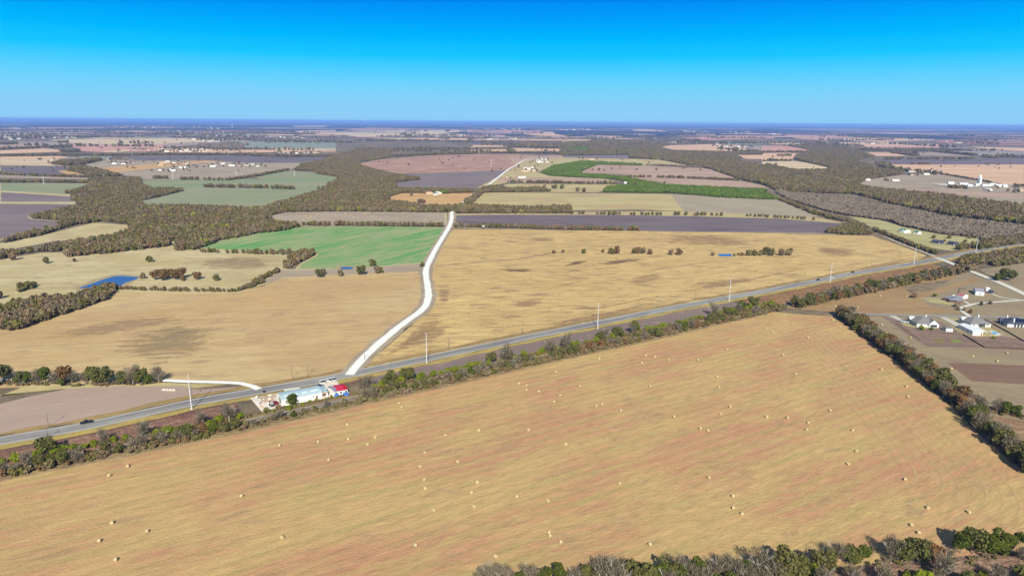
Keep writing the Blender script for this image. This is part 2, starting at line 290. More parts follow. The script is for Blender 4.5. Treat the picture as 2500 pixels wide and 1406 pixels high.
# --- sheets, back to front
# far fields read off the photo
FARC={'t':(226,184,150),'p':(212,160,142),'g':(178,156,140),'r':(182,128,112),'s':(220,194,156),'v':(130,112,118),'n':(150,154,136),'w':(168,152,146)}
FM={k:far_mat('far_field_'+nm,c) for (k,c),nm in zip(FARC.items(),['tan','pink','grey','red','straw','violet','green','pale'])}
far=[('s','T',(70,195),(240,192),(320,200),(310,212),(240,216),(80,210)),('s','T',(410,192),(720,192),(810,218),(700,222),(480,220)),
('t','T',(950,212),(1060,212),(1070,220),(960,220)),('p','T',(1060,252),(1300,246),(1330,254),(1100,260)),
('t','T',(0,285),(330,285),(560,290),(540,300),(0,296)),('p','T',(340,300),(800,296),(780,310),(700,330),(560,345),(400,330)),
('s','T',(0,310),(200,308),(200,330),(120,345),(0,340)),('r','T',(420,335),(660,330),(640,348),(430,350)),
('p','T',(870,290),(1200,280),(1210,296),(880,300)),('p','T',(1270,275),(1500,262),(1780,262),(1770,285),(1640,300),(1300,284)),
('w','T',(1500,340),(1700,330),(2350,326),(2500,330),(2500,350),(2300,345),(1850,362),(1600,352)),('n','T',(1800,330),(2350,326),(2340,350),(1850,358)),
('s','T',(700,370),(1340,352),(2500,345),(2500,395),(2400,430),(1760,436),(1350,428),(1000,410),(980,385),(800,384)),
('g','T',(0,400),(700,395),(1010,405),(1300,425),(1000,450),(640,470),(0,490)),('p','T',(0,455),(600,445),(620,462),(0,492)),
('t','T',(0,522),(620,488),(900,520),(880,545),(560,556),(0,570)),
('p','T',(1060,425),(1760,436),(2500,430),(2500,510),(2200,540),(1480,548),(1160,530),(1180,500),(1020,470)),
('s','T',(1500,535),(1950,508),(1980,515),(1700,552),(1500,552)),
('t','T',(0,610),(400,605),(900,605),(1080,640),(700,660),(0,640)),('s','T',(0,645),(400,650),(700,660),(700,714),(0,714)),
('n','T',(1140,610),(1640,605),(1600,645),(1360,660),(1250,640)),('g','T',(700,640),(1140,620),(1500,660),(1400,700),(1200,650)),
('n','Y',(40,262),(480,255),(800,262),(1900,290),(1900,300),(1200,300),(800,300),(500,300),(120,290)),
('r','Y',(200,235),(800,228),(1770,236),(1850,262),(1840,285),(1500,278),(900,266),(780,245)),
('t','Y',(1890,240),(2500,225),(2500,290),(2200,285),(1990,268)),('s','Y',(1880,165),(2440,160),(2300,180),(1900,180)),
('w','Y',(1150,300),(1900,300),(1640,320),(1150,318)),('v','Y',(1080,322),(1640,322),(1600,352),(1120,345)),
('s','Y',(0,345),(440,345),(700,380),(1300,390),(1200,378),(900,375),(700,395),(400,405),(0,430)),
('g','Y',(0,440),(400,400),(900,392),(1300,392),(1300,420),(700,430),(400,450),(0,480)),
('n','Y',(1000,395),(2500,400),(2500,500),(1700,500),(1180,480),(1130,440)),
('s','Y',(1500,490),(2500,500),(2500,522),(1800,525)),('t','Y',(0,490),(2500,530),(2500,545),(930,560),(0,552)),
('s','N',(780,325),(880,320),(1000,318),(1120,318),(1150,320),(1080,326),(1180,330),(1230,332),(1200,338),(960,342),(830,330)),
('p','N',(1140,317),(1330,320),(1300,326),(1140,324)),('p','N',(830,320),(1000,316),(1120,316),(900,312)),
('t','X',(750,255),(1180,250),(1230,285),(1460,322),(1250,330),(1060,320),(900,300),(760,285)),
('p','X',(0,285),(500,300),(500,325),(0,330)),('t','X',(1600,300),(2000,310),(2180,312),(2230,360),(2080,355),(1900,325)),
('t','X',(2350,215),(2500,210),(2500,245),(2350,235)),('w','X',(2180,275),(2500,275),(2500,300),(2240,300)),('g','X',(2200,330),(2500,330),(2500,360),(2260,362)),
('s','X',(0,350),(700,365),(1400,375),(1860,385),(2010,425),(1500,425),(1300,395),(0,380)),('v','X',(0,380),(1260,390),(1380,410),(1240,440),(560,430),(0,435)),
('t','X',(0,445),(450,450),(480,470),(0,480)),('t','X',(0,510),(530,500),(540,490),(1290,500),(1280,540),(600,540),(130,560),(0,545)),
('w','Z',(0,282),(210,285),(240,305),(0,305)),('t','Z',(0,212),(300,228),(440,245),(350,252),(0,240)),('g','Z',(0,330),(220,335),(260,358),(0,358)),
('s','Z',(830,285),(1110,285),(1110,295),(830,295)),('p','Z',(560,330),(1200,318),(1960,335),(1980,350),(1600,360),(900,375),(740,360)),
('t','Z',(1480,270),(2050,275),(2080,300),(1700,292)),('t','Z',(2100,280),(2500,300),(2500,312),(2200,300)),('r','Z',(2270,310),(2500,312),(2500,370),(2300,355)),
('s','Z',(440,405),(1180,405),(1180,415),(440,415)),('n','Z',(1250,395),(1700,400),(1900,440),(1400,445),(1300,430)),
('t','Z',(1700,395),(2000,400),(2500,420),(2500,445),(1950,435)),
('t','Z',(250,460),(1100,430),(1500,450),(1600,540),(1100,530),(500,515)),('g','Z',(1500,460),(1800,455),(2100,455),(2500,520),(2450,525),(1830,530),(1600,500)),
('t','Z',(1410,592),(1800,590),(1880,575),(2500,560),(2200,655),(1560,650)),
('p','D',(0,340),(230,340),(480,380),(440,388),(0,395)),('t','D',(0,410),(290,405),(330,430),(290,470),(0,480)),
('s','D',(0,490),(280,485),(420,500),(640,550),(560,565),(300,560),(100,520),(0,515)),
('t','D',(560,260),(1100,262),(1640,275),(1640,285),(1100,300),(600,280)),('p','D',(200,235),(840,235),(860,260),(600,290),(330,270)),
('t','D',(560,310),(1200,300),(1500,320),(1750,330),(1740,340),(1000,350),(640,325)),
('p','D',(870,345),(1700,340),(1700,360),(1000,358)),('r','D',(1620,290),(1800,280),(2500,285),(2500,340),(2000,320),(1700,310)),
('t','D',(880,402),(1240,405),(1400,440),(1100,440)),('g','D',(1450,408),(1640,400),(1900,430),(2030,440),(1480,435)),
('w','D',(1760,345),(2500,400),(2500,425),(2040,435),(1830,395)),('t','D',(1950,345),(2500,360),(2500,395),(2200,375)),
('v','D',(1080,475),(2500,460),(2500,520),(1240,520),(1100,495)),
('t','D',(1120,535),(1240,520),(2500,520),(2500,740),(2380,720),(2200,690),(1720,605),(1340,575)),
]
for i,q in enumerate(far):
    sheet('distant_field',P_(*q[1:]),FM[q[0]],far=True,wob=3)
# unread distant patchwork near the horizon
mb=MB(); keys=list('tpgrswvt')
for i in range(110):
    d=random.choice([7000,8200,10500,12000,15000,20000])*random.uniform(.85,1.3); x=random.uniform(-.95,.95)*d*.85
    if 4000<d<5600 : 
        if random.random()<.6: continue
    wx=random.uniform(180,900)*(d/7000)**.6; wy=random.uniform(90,320)*(d/7000)**.8; a=R(random.choice([3,-4,8]))+random.uniform(-.05,.05)
    z=3.0+i*.02; cs,sn=math.cos(a),math.sin(a); cor=[(-1,-1),(1,-1),(1+random.uniform(-.3,.3),1),(-1+random.uniform(-.3,.3),1)]
    mb.add([(x+cs*u*wx-sn*v*wy,d+sn*u*wx+cs*v*wy,z) for u,v in cor],[(0,1,2,3)],random.randrange(8))
tag(mb.build('horizon_fields',[FM[k] for k in keys]),kind='structure')
# nearer fields
LAY[0]=0.
sheet('meadow_field',P_('A',(740,540),(850,500),(1000,470),(1250,480),(2500,475),'B',(430,500),(440,520),(330,580),(0,640),'A',(2140,665),(1400,655),(1100,600)),M['greyfield'])
sheet('meadow_field',P_('A',(960,560),(1000,545),(1600,500),(2100,470),(2400,480),(1900,500),(1400,560),(1100,590)),M['gold'])
sheet('plowed_field',P_('N',(302,384),(486,379),(640,379),(804,385),(806,388),(722,398),(600,398),(486,391),(330,392)),M['plowdark'])
sheet('pasture_field',P_('A',(0,450),(300,440),(560,440),(560,480),(440,500),(640,530),(0,522)),FM['s'])
sheet('plowed_field',P_('A',(0,540),(300,532),(640,532),(660,560),(560,580),(640,605),(300,615),(0,600)),M['plowdark'])
sheet('pasture_field',P_('A',(560,575),(720,575),(810,610),(640,612)),M['gold'])
sheet('grass_track',P_('A',(0,612),(860,640),(860,660),(0,640)),M['greyfield'])
sheet('green_field',P_('A',(0,680),(840,700),(850,760),(700,800),(600,800),(0,765)),M['paleGreen'])
sheet('field_track',P_('A',(0,765),(600,800),(860,812),(860,830),(600,815),(0,785)),M['pale'])
sheet('plowed_field',P_('A',(0,777),(600,815),(760,830),(700,870),(0,872)),M['plow'])
sheet('field_track',P_('A',(0,870),(640,872),(850,870),(850,895),(0,895)),M['pale'])
sheet('plowed_field',P_('A',(0,890),(860,893),(700,930),(260,1010),(300,1035),(660,1056),(560,1100),(150,1190),(0,1230),(-200,1260),(-200,890)),M['plow'])
sheet('green_field',P_('A',(1340,665),(2500,655),'B',(0,630),(330,575),(600,600),(840,635),(700,740),(560,790),(300,850),(100,915),(-300,925),'A',(1300,900),(1340,860),(1750,760),(1400,735)),M['paleGreen'])
sheet('pasture_field',P_('A',(-200,1300),(0,1265),(400,1190),(900,1070),(1330,1100),(1450,1140),(1000,1200),(500,1250),(0,1345),(-200,1380)),M['pale'])
sheet('hay_field',P_('B',(60,1020),(300,960),(800,955),(1830,965),(1830,1090),(1500,1100),(480,1100),(300,1050)),M['greyfield'])
sheet('stubble_field',P_('B',(1100,850),(1400,790),(1700,785),(2090,785),(2090,800),(1960,900),(1640,905),(1300,890)),M['gold'])
sheet('plowed_field',P_('B',(1300,600),(1600,600),(2250,565),(2440,562),(2300,690),(2200,735),(2000,750),(1400,740),(1320,700)),M['plow'])
sheet('weedy_field',P_('B',(980,510),(1200,470),(1750,425),(2500,415),'K',(380,440),(230,455),(50,555),'B',(2440,565),(1900,590),(1400,600),(1100,555)),M['redfield'])
sheet('farmyard_land',P_('K',(50,555),(180,460),(400,445),(1450,470),(1830,520),(1300,530),(900,510),(450,530),(280,590),(400,625),(900,650),(1050,680),(0,690),(-300,740),(-200,690)),M['meadow'])
sheet('stubble_strip',P_('K',(-160,650),(0,640),(700,640),(1000,670),(800,690),(0,680)),M['pinkfield'])
sheet('stubble_field',P_('K',(640,590),(870,515),(1500,535),(1830,545),(2000,575),(2240,660),(2200,665),(1400,640),(1100,610)),M['pinkfield'])
sheet('stubble_field',P_('K',(1100,620),(1400,625),(2210,672),(2260,680),(2500,735),(2000,735),(1700,715),(1500,690),(1240,650)),M['pinkfield'])
sheet('plowed_strip',P_('K',(300,415),(700,430),(1160,425),(1165,460),(400,448)),M['plow'])
sheet('stubble_field',P_('N',(1240,383),(1370,380),(1376,386),(1290,392),(1262,402)),M['pinkfield'])
sheet('rough_pasture',P_('K',(0,700),(850,705),(1050,700),(1000,735),(860,780),(0,780),(-250,775)),M['meadow'])
sheet('hay_meadow',P_('B',(2040,910),(2200,785),(2500,782),'K',(850,790),(1550,797),(1680,965),(1300,945),(600,950),(0,930)),M['meadow'])
sheet('ribbed_field',P_('K',(1550,797),(2500,845),'D',(180,850),(560,1010),(400,1030),(0,1010),'K',(1680,965)),M['ribbed'])
sheet('verge_strip',P_('N',(1112,522),(1240,520),(1660,516),(2000,532),(2060,545),(1110,526)),M['meadow'])
sheet('plowed_field',P_('N',(1108,526),(1240,524),(1500,525),(1700,528),(1900,534),(2050,545),(2085,556),(2060,572),(1900,568),(1560,566),(1240,560),(1104,556)),M['plowdark'])
sheet('factory_land',P_('D',(900,700),(1060,655),(1330,615),(1700,605),(2200,690),(2500,720),(2500,905),(2200,870),(1500,775),(1120,750)),M['greyfield'])
sheet('stubble_strip',P_('D',(1120,750),(1500,755),(2500,800),(2500,830),(1900,810),(1480,780)),M['pinkfield'])
sheet('lawn_field',P_('D',(820,1005),(1000,1010),(1300,1095),(1700,1180),(2050,1215),(2200,1300),(1800,1340),(1500,1290),(1080,1130)),M['lawn'])
# bigger near fields
sheet('pasture_field',P_('N',(-250,735),(-100,650),(100,618),(300,612),(440,575),(500,572),(480,603),(700,618),(700,660),(660,690),(590,716),(280,714),(250,760),(0,830),(-250,860)),M['pale'])
patch('pasture_patch',P_('E',(1750,290),(2150,250),(2500,245),'F',(300,240),(280,370),'E',(2500,400),(1900,400)),field_mat('pink_grass',(184,156,126),(174,146,118),(190,162,124),ang=8,patch=30,slen=30,sw=5,soft=True),.296)
sheet('pasture_patch',P_('F',(60,520),(270,380),(700,370),(1600,320),(1600,395),(900,440),(300,480)),M['greyfield'])
sheet('wheat_field',P_('N',(488,607),(500,596),(530,585),(640,567),(745,554),(900,553),(1088,556),(1076,580),(1036,642),(960,648),(860,655),(722,659),(735,645),(775,622),(760,612),(600,612)),M['green'])
sheet('tan_field',P_('N',(-250,870),(-100,835),(0,808),(120,770),(280,714),(580,714),(640,700),(690,678),(800,672),(1030,662),(1040,700),(1045,745),(1020,775),(930,845),(880,885),(850,912),(640,948),(560,935),(400,930),(0,948),(-250,960)),M['tan'])
patch('weed_patch',P_('N',(250,850),(330,800),(450,775),(550,790),(560,830),(480,880),(350,905),(280,880)),field_mat('grey_weed_patch',(186,158,118),(178,152,118),(160,146,112),(160,148,118),ang=15,patch=30,slen=24,sw=3,streak=.7,fine=1.4,contrast=.25,thr=(.45,.62),soft=True),.293)
patch('weed_patch',P_('N',(20,835),(200,790),(420,760),(500,775),(380,800),(200,830)),field_mat('pinkish_weed_patch',(196,162,124),(186,152,120),(176,150,118),ang=15,patch=30,slen=24,sw=4,soft=True),.294)
sheet('big_dry_field',P_('N',(1105,560),(1560,564),(1900,570),(2130,577),(2200,600),(2262,625),(2230,640),(2000,680),(1780,722),(1460,786),(1240,828),(1042,868),(905,905),(890,890),(1000,800),(1052,745),(1056,700),(1050,655),(1080,600)),M['big'])
patch('soil_patch',P_('G',(760,480),(950,455),(1080,425),(1430,432),(1350,450),(1100,485),(850,520)),M['cracks'],.293)
patch('soil_patch',P_('G',(470,530),(560,480),(700,440),(800,455),(760,480),(600,510)),M['cracks'],.294)
patch('soil_patch',P_('F',(2250,375),(2450,372),'G',(200,525),(350,545),(180,580),(0,575)),M['cracks'],.295)
gm=field_mat('dry_gully',(186,154,112),(170,136,106),(150,120,96),ang=8,patch=20,slen=18,sw=2,streak=.8,contrast=.3)
ribbon('gully',smooth_line(P_('F',(1730,352),(2000,328),(2250,305),(2500,285),'G',(200,425),(420,385),(600,378)),8),5,.2935,gm,jit=5)
bw=field_mat('worn_brown_grass',(190,154,116),(180,144,110),(196,160,118),ang=4,patch=20,slen=26,sw=3,streak=.7,contrast=.3,soft=True,fleck=.5)
for i,q in enumerate([((1400,200),(1900,190),(2300,230),(2500,330),(1900,330),(1400,300)),((100,240),(500,230),(480,290),(200,270)),((1550,690),(2400,590),(2500,640),(1800,760)),((250,1060),(900,960),(1500,840),(1500,900),(700,1020),(300,1120)),((1100,620),(1500,560),(1500,640),(1150,700)),((0,850),(400,800),(300,900),(60,920))]): patch('worn_patch',P_('G',*q),bw,.2905+i*.0003)
for i,q in enumerate([((400,300),(900,330),(1000,420),(600,440)),((700,560),(1200,470),(1500,400),(1450,470),(900,600))]): patch('worn_patch',P_('H',*q),bw,.2925+i*.0003)
for i,q in enumerate([((1700,900),(1950,880),(1800,1060),(1350,1190),(1330,1100)),((1750,500),(1900,560),(1850,760),(1740,720))]): patch('worn_patch',P_('F',*q),bw,.2915+i*.0003)
crack=field_mat('dark_crack',(140,108,84),(120,92,74),(190,156,106),ang=4,patch=10,slen=8,sw=2,streak=.9,contrast=.3)
for q in [((0,230),(200,255),(500,290),(920,325)),((0,270),(120,290),(220,315)),((1010,290),(1095,272)),((1350,552),(1560,520),(1800,485),(2000,465)),
  ((770,925),(1000,885),(1250,830),(1440,800)),((1700,745),(1900,715),(2150,670),(2500,600)),((350,1080),(700,1010),(1000,950),(1250,890)),((1180,340),(1700,345)),((540,690),(700,650))]:
    ribbon('field_furrow',smooth_line(P_('G',*q),6),1.3,.292,crack,jit=1.2)
for q in [((1060,375),(1300,350)),((0,605),(200,570),(400,540)),((600,360),(800,370))]:
    ribbon('field_furrow',smooth_line(P_('H',*q),6),1.2,.292,crack,jit=1.2)
patch('field_corner',P_('N',(905,890),(1000,812),(1060,760),(1100,760),(1080,800),(1000,850),(930,885)),field_mat('brown_grass_corner',(196,158,112),(176,142,110),(206,174,116),ang=30,patch=14,slen=16,sw=2.5,contrast=.25,soft=True),.2945)
# corridor lines
HW=smooth_line(P_('N',(-420,1160),(-200,1117),(0,1077),(211,1040),(468,984),(620,957),(776,930.5),(900,905),(1042,876),(1240,834),(1460,789),(1624,756),(1780,727),(1880,709),(2000,685.5),(2092,667),(2240,642.5),(2372,616),(2437,604),(2500,594.5),(2700,566),(3000,530)),10)
RW=smooth_line(P_('N',(-420,1245),(-200,1195),(0,1148),(125,1124),(326,1086),(419,1069),(600,1031),(760,996),(900,965),(1100,922),(1300,878),(1568,821),(1716,787),(1880,753),(2000,727),(2100,706),(2220,682),(2345,656),(2500,625),(2700,590)),10)
def clip(l,x0,x1):
    a=at(x0,900)[0]; 
    return l[[x0<=proj(p[0],p[1],0)[0]<=x1 for p in l]]
sheet('front_field',[tuple(p) for p in clip(offset(RW,-5),-420,1890)]+P_('N',(1990,770),(2030,772),(2100,815),(2200,890),(2290,965),(2340,1010),(2420,1085),(2500,1150),(2700,1320),(2750,1600),(1250,1750),(-400,1700),(-700,1450)),M['front'],z=.06)
sheet('corner_field',[tuple(p) for p in clip(offset(RW,-5),1900,2340)]+P_('N',(2335,680),(2200,700),(2290,760),(2250,768),(2060,764)),M['brownmow'],z=.07)
sheet('grazed_field',P_('N',(2350,660),(2520,725),(2800,830),(2800,1150),(2500,1140),(2340,990),(2200,870),(2070,775),(2200,768)),M['greybrown'],z=.065)
sheet('corner_field',P_('H',(560,930),(1100,850),(1700,720),(2000,620),(2100,640),(1560,800),(1500,870),(1900,950),(900,958)),M['brownmow'],z=.09)
sheet('grazed_field',P_('H',(2080,540),(2500,480),(2900,500),(2900,700),(2500,760),(2300,680)),M['greybrown'],z=.08)
sheet('garden_soil',P_('J',(510,515),(640,590),(900,800),(1050,870),(1150,940),(1900,950),(1500,690),(1350,600),(1270,590),(900,600)),M['dirt'],z=.10,wob=1)
sheet('garden_soil',P_('J',(1620,780),(1960,960),(2475,985),(2700,990),(2700,900),(2150,780)),M['dirt'],z=.11,wob=1)
sheet('lawn',P_('V',(0,260),(100,220),(330,330),(740,330),(800,350),(340,350),(120,300)),M['lawn'],z=.13,wob=.3)
sheet('lawn',P_('V',(880,120),(1180,120),(1180,200),(1050,220)),M['lawn'],z=.13,wob=.3)
sheet('lawn',P_('V',(1000,300),(1400,480),(1500,510),(2000,510),(2100,470),(1900,330),(1500,330),(1240,330)),M['meadow'],z=.13,wob=.3)
sheet('lawn',P_('J',(1030,260),(1340,270),(1550,340),(1480,370),(1200,330)),M['lawn'],z=.13,wob=.6)
sheet('lawn_patch',P_('V',(640,560),(760,550),(900,600),(860,650),(720,640)),field_mat('olive_grass',(150,140,84),(140,128,80),(128,112,76),ang=0,patch=6,slen=6,sw=2),z=.16,wob=.6)
sheet('lawn_patch',P_('V',(1000,575),(1180,575),(1250,620),(1140,650),(1010,610)),field_mat('bright_grass',(134,150,70),(138,148,76),(146,138,84),ang=0,patch=6,slen=6,sw=2),z=.16,wob=.6)
sheet('plowed_plot',P_('J',(1420,1155),(2475,1195),(2700,1210),(2700,1500),(2475,1450),(1790,1410),'N',(2372,930)),field_mat('red_plowed_plot',(138,108,92),(130,100,86),(150,120,102),ang=-5,patch=20,slen=50,sw=1.5,streak=.6,contrast=.12),z=.12,wob=.5)
sheet('grass_field',P_('P',(-300,560),(0,560),(400,400),(1400,420),(2080,390),(2500,405),'N',(560,938),(480,948),(330,945),(150,950),(0,965),(-80,975)),M['meadow'],z=.285)
sheet('bare_field',P_('P',(-800,700),(0,660),(400,560),(900,460),(1400,435),(2300,430),(2500,480),'N',(600,944),(480,970),(211,1027),(0,1062),(-250,1110)),field_mat('rolled_bare_soil',(184,158,144),(176,150,136),(192,168,150),ang=31,patch=60,slen=160,sw=2.4,streak=.6,fine=.8,contrast=.09),z=.289)
vg=field_mat('verge_grass',(196,168,96),(180,152,92),(176,160,92),(160,120,84),ang=33,patch=12,slen=16,sw=1.6,streak=.6,contrast=.26,bump=.6)
vb=field_mat('brown_verge_grass',(176,146,98),(160,130,90),(186,160,100),(140,112,80),ang=33,patch=16,slen=16,sw=1.6,streak=.6,contrast=.28,bump=.6)
ribbon('verge',offset(HW,9.5),6,.298,vb,jit=4); ribbon('verge',offset(HW,-9),6,.302,vg,jit=2.5)
# brushy and plowed strips between road and railway
rb=field_mat('red_brown_weeds',(142,104,88),(160,122,102),(118,84,72),(184,150,124),ang=31,patch=9,slen=14,sw=2.2,streak=.7,fine=.8,contrast=.35,bump=.8)
ob=field_mat('rusty_weeds',(168,128,88),(152,112,80),(124,88,66),(190,158,110),ang=31,patch=10,slen=16,sw=2.2,streak=.7,fine=.8,contrast=.35,bump=.8)
loft('weedy_strip',clip(offset(HW,-12),-420,600),clip(offset(RW,2.5),-420,625),260,22,rb,h=1.0,z=.1,sc_=.35)
sheet('plowed_strip',[tuple(p) for p in clip(offset(HW,-12),880,1800)]+[tuple(p) for p in clip(offset(RW,7),870,1830)][::-1],field_mat('grey_plowed_strip',(140,120,112),(150,128,116),(128,110,106),(168,140,122),ang=32,patch=24,slen=50,sw=2,streak=.5,contrast=.12),z=.29)
loft('weedy_strip',clip(offset(HW,-11),1800,2285),clip(offset(RW,5),1815,2320),260,20,ob,h=.9,z=.1,sc_=.35)
sheet('roadside_dirt',P_('N',(840,925),(900,905),(980,895),(1040,884),(990,905),(900,925),(850,940)),rb,z=.26,wob=3)
# roads
def road_mat(name,edge,mid,dark,wob=.5,gravel=False):
    m,t,b=newmat(name); uv=t.nodes.new('ShaderNodeUVMap'); sp=t.nodes.new('ShaderNodeSeparateXYZ'); t.links.new(uv.outputs[0],sp.inputs[0])
    g=t.nodes.new('ShaderNodeNewGeometry')
    if gravel:
        pr=rampn(t,sp.outputs[0],[(0,.0),(.14,.9),(.28,1),(.34,.72),(.42,1),(.58,1),(.66,.72),(.72,1),(.86,.9),(1,.0)]); col=mixn(t,pr,A(edge),A(mid))
    else:
        r=rampn(t,sp.outputs[0],[(0,A(edge)),(.17,A(edge)),(.20,A(mid)),(.27,A(dark)),(.33,A(mid)),(.40,A(dark)),(.47,A(mid)),(.5,A((170,150,90))),(.53,A(mid)),(.60,A(dark)),(.67,A(mid)),(.73,A(dark)),(.80,A(mid)),(.83,A(edge))])
        mp=t.nodes.new('ShaderNodeMapping'); mp.inputs['Scale'].default_value=(.6,.012,1); t.links.new(uv.outputs[0],mp.inputs[0])
        col=mixn(t,rampn(t,noisen(t,mp.outputs[0],1,3,.6),[(.42,0),(.6,.65)]),r,A(edge))
    col=mixn(t,1.,col,rampn(t,noisen(t,g.outputs['Position'],.5,5,.7),[(.3,.9),(.7,1.07)]),'MULTIPLY'); t.links.new(col,b.inputs['Base Color']); return m
HWM=road_mat('asphalt',(176,172,164),(148,142,142),(112,106,116)); GRV=road_mat('white_gravel',(210,202,186),(254,252,246),None,gravel=True)
GRY=road_mat('grey_gravel',(176,164,144),(226,220,208),None,gravel=True); TRK=road_mat('dirt_road',(170,152,122),(196,180,156),None,gravel=True)
ribbon('highway',HW,11.5,.32,HWM)
GR=smooth_line(P_('N',(853,916),(866,899),(889,873),(940,826),(991,786),(1030,757),(1043,738),(1046,714),(1043,693),(1039.5,670),(1042,652),(1053,629),(1065,606),(1081,580),(1093,560),(1100,545),(1103,530),(1104,517),(1120,505),(1150,480),(1192,452),(1240,415),(1262,402),(1280,392),(1310,387),(1370,384)),8)
ribbon('road_shoulder',clip(GR[:len(GR)*2//3],800,1130),14,.31,M['greyfield'],jit=3)
ribbon('gravel_road',GR,6.8,.36,GRV,jit=.8)
tipw=np.array([at(846,909),at(853,901),at(872,888)]); sheet('road_mouth',P_('N',(846,909),(858,893),(872,880),(893,876),(886,888),(878,899)),GRV,z=.34,wob=0)
ribbon('farm_lane',smooth_line(P_('N',(1101,555),(1170,557),(1300,560)),10),3,.3,M['pale'])
ribbon('farm_drive',smooth_line(P_('N',(398,929),(460,932),(540,934),(590,937),(618,944),(632,951)),6),4.5,.34,GRV)
ribbon('side_road',smooth_line(P_('N',(2283,627),(2256,616),(2231,607),(2193,592),(2144,569)),6),7,.36,TRK)
ribbon('county_road',smooth_line(P_('N',(2285,630),(2297,633),(2346,653),(2398,673.5),(2449,694.5),(2500,718),(2600,765)),6),8,.38,GRY)
ribbon('estate_road',smooth_line(P_('N',(2085,767),(2200,770),(2300,773),(2420,775),(2560,778)),6),6,.36,paint('old_asphalt',(158,150,144),.9,.1,.4))
ribbon('farm_drive',smooth_line(P_('N',(2520,735),(2490,734),(2440,737.5),(2390,741),(2362,747),(2345,754),(2350,761),(2358,767),(2368,774)),4),4,.38,GRY)
ribbon('farm_drive',smooth_line(P_('N',(2420,718),(2445,727),(2475,731),(2495,734)),4),3,.37,GRY)
ribbon('farm_drive',smooth_line(P_('N',(2353,736),(2362,741),(2368,744)),4),3,.37,GRY)
conc=paint('concrete',(206,196,184),.9,.08,.3)
sheet('driveway',P_('V',(-70,0),(60,5),(190,60),(60,60),(-30,20)),conc,z=.34,wob=0) if 0 else None
sheet('driveway',P_('N',(2168,771),(2184,771),(2206,782),(2218,789),(2206,790),(2192,783)),conc,z=.33,wob=0)
sheet('driveway',P_('N',(2288,773),(2305,773),(2345,793),(2352,802),(2340,802),(2316,787)),conc,z=.33,wob=0)
sheet('patio',P_('V',(1770,400),(1900,400),(2060,480),(1950,500)),conc,z=.30,wob=0)
# railway: ballast and two rails with sleepers in the bed
RWC=clip(RW,-420,2420)
bm_=field_mat('ballast',(176,166,152),(160,150,138),(190,180,168),ang=32,patch=3,slen=6,sw=1,streak=.5,contrast=.2)
ribbon('railway_bed',RWC,5.2,.3,bm_,jit=.8)
t_=empty('railway_track',(0,0,0)); tag(t_,'single railway line on pale ballast running through the long hedgerow','railway')
for s in (-.72,.72):
    l=offset(RWC,s); mbx=MB()
    for i in range(len(l)-1): mbx.tube((*l[i],.52),(*l[i+1],.52),.06,.06,4)
    mbx.build('rail',paint('rail_steel',(120,96,84),.5,.1,.5,metal=.3),t_)
mbx=MB(); L_=np.concatenate([[0],np.cumsum(np.linalg.norm(np.diff(RWC,axis=0),axis=1))])
for s in np.arange(0,L_[-1],.9):
    i=min(np.searchsorted(L_,s),len(RWC)-1); i=max(i,1); a=RWC[i-1];b=RWC[i]; k=(s-L_[i-1])/(L_[i]-L_[i-1]); p=a+(b-a)*k; d=(b-a)/np.linalg.norm(b-a); n=np.array([-d[1],d[0]])
    mbx.add([(*(p+n*u*1.3+d*v*.13),zz) for zz in (.3,.44) for u,v in ((-1,-1),(1,-1),(1,1),(-1,1))],[(4,5,6,7),(0,1,5,4),(1,2,6,5),(2,3,7,6),(3,0,4,7)])
mbx.build('sleeper_row',paint('sleeper_wood',(112,98,88),.9),t_)
# mowing swaths round the near corner of the front field
base=smooth_line(P_('N',(2040,812),(2100,862),(2200,945),(2300,1035),(2400,1122),(2462,1180),(2492,1232),(2478,1275),(2420,1302),(2300,1322),(2100,1340),(1900,1342),(1790,1335),(1700,1330),(1640,1340),(1560,1365),(1450,1388),(1300,1405),(1100,1422),(800,1450)),6)
def swath(l,wd,z,w0=.45):
    o=ribbon('mown_swath',l,wd,z,M['tract'],jit=1.); n=len(o.data.vertices); a=o.data.attributes.new('w','FLOAT','POINT')
    sd_=random.random()*99; q=[w0+.4*mnoise.noise((v.co.x*.03+sd_,v.co.y*.03,sd_)) for v in o.data.vertices]; a.data.foreach_set('value',q)
for k in range(9):
    l=offset(base,-(k*5.2)); 
    for _ in range(3+k*4): l[1:-1]=(l[:-2]+2*l[1:-1]+l[2:])/4
    swath(l[:int(len(l)*(1-.03*k))],random.uniform(.7,1.1),.16+.004*k,1.0)
for k in range(24):
    l=offset(clip(RW,-420,1800),-(14+k*7.5+random.uniform(-1,1))); swath(l[3:int(len(l)*(1-.02*k))],.7,.070+.0035*k)
# ================================================================== WATER
def water(name,col):
    m,t,b=newmat(name); b.inputs['Base Color'].default_value=A(col)+(1,); b.inputs['Roughness'].default_value=.12; b.inputs['Specular IOR Level'].default_value=.5
    g=t.nodes.new('ShaderNodeNewGeometry'); bp=t.nodes.new('ShaderNodeBump'); bp.inputs['Strength'].default_value=.15; bp.inputs['Distance'].default_value=.1
    t.links.new(noisen(t,g.outputs['Position'],1.2,3),bp.inputs['Height']); t.links.new(bp.outputs[0],b.inputs['Normal']); return m
WM=water('pond_water',(72,102,134)); 
mud=paint('pond_bank',(176,158,118),.95,.2,.2)
sheet('pond_bank',P_('E',(690,570),(900,480),(1060,435),(1180,428),(1350,448),(1240,520),(1100,600),(800,600)),mud,z=.30,wob=1)
sheet('water',P_('E',(748,562),(860,525),(1000,475),(1080,452),(1150,446),(1325,458),(1300,478),(1200,510),(1090,575),(900,580)),WM,z=.36,wob=.6)
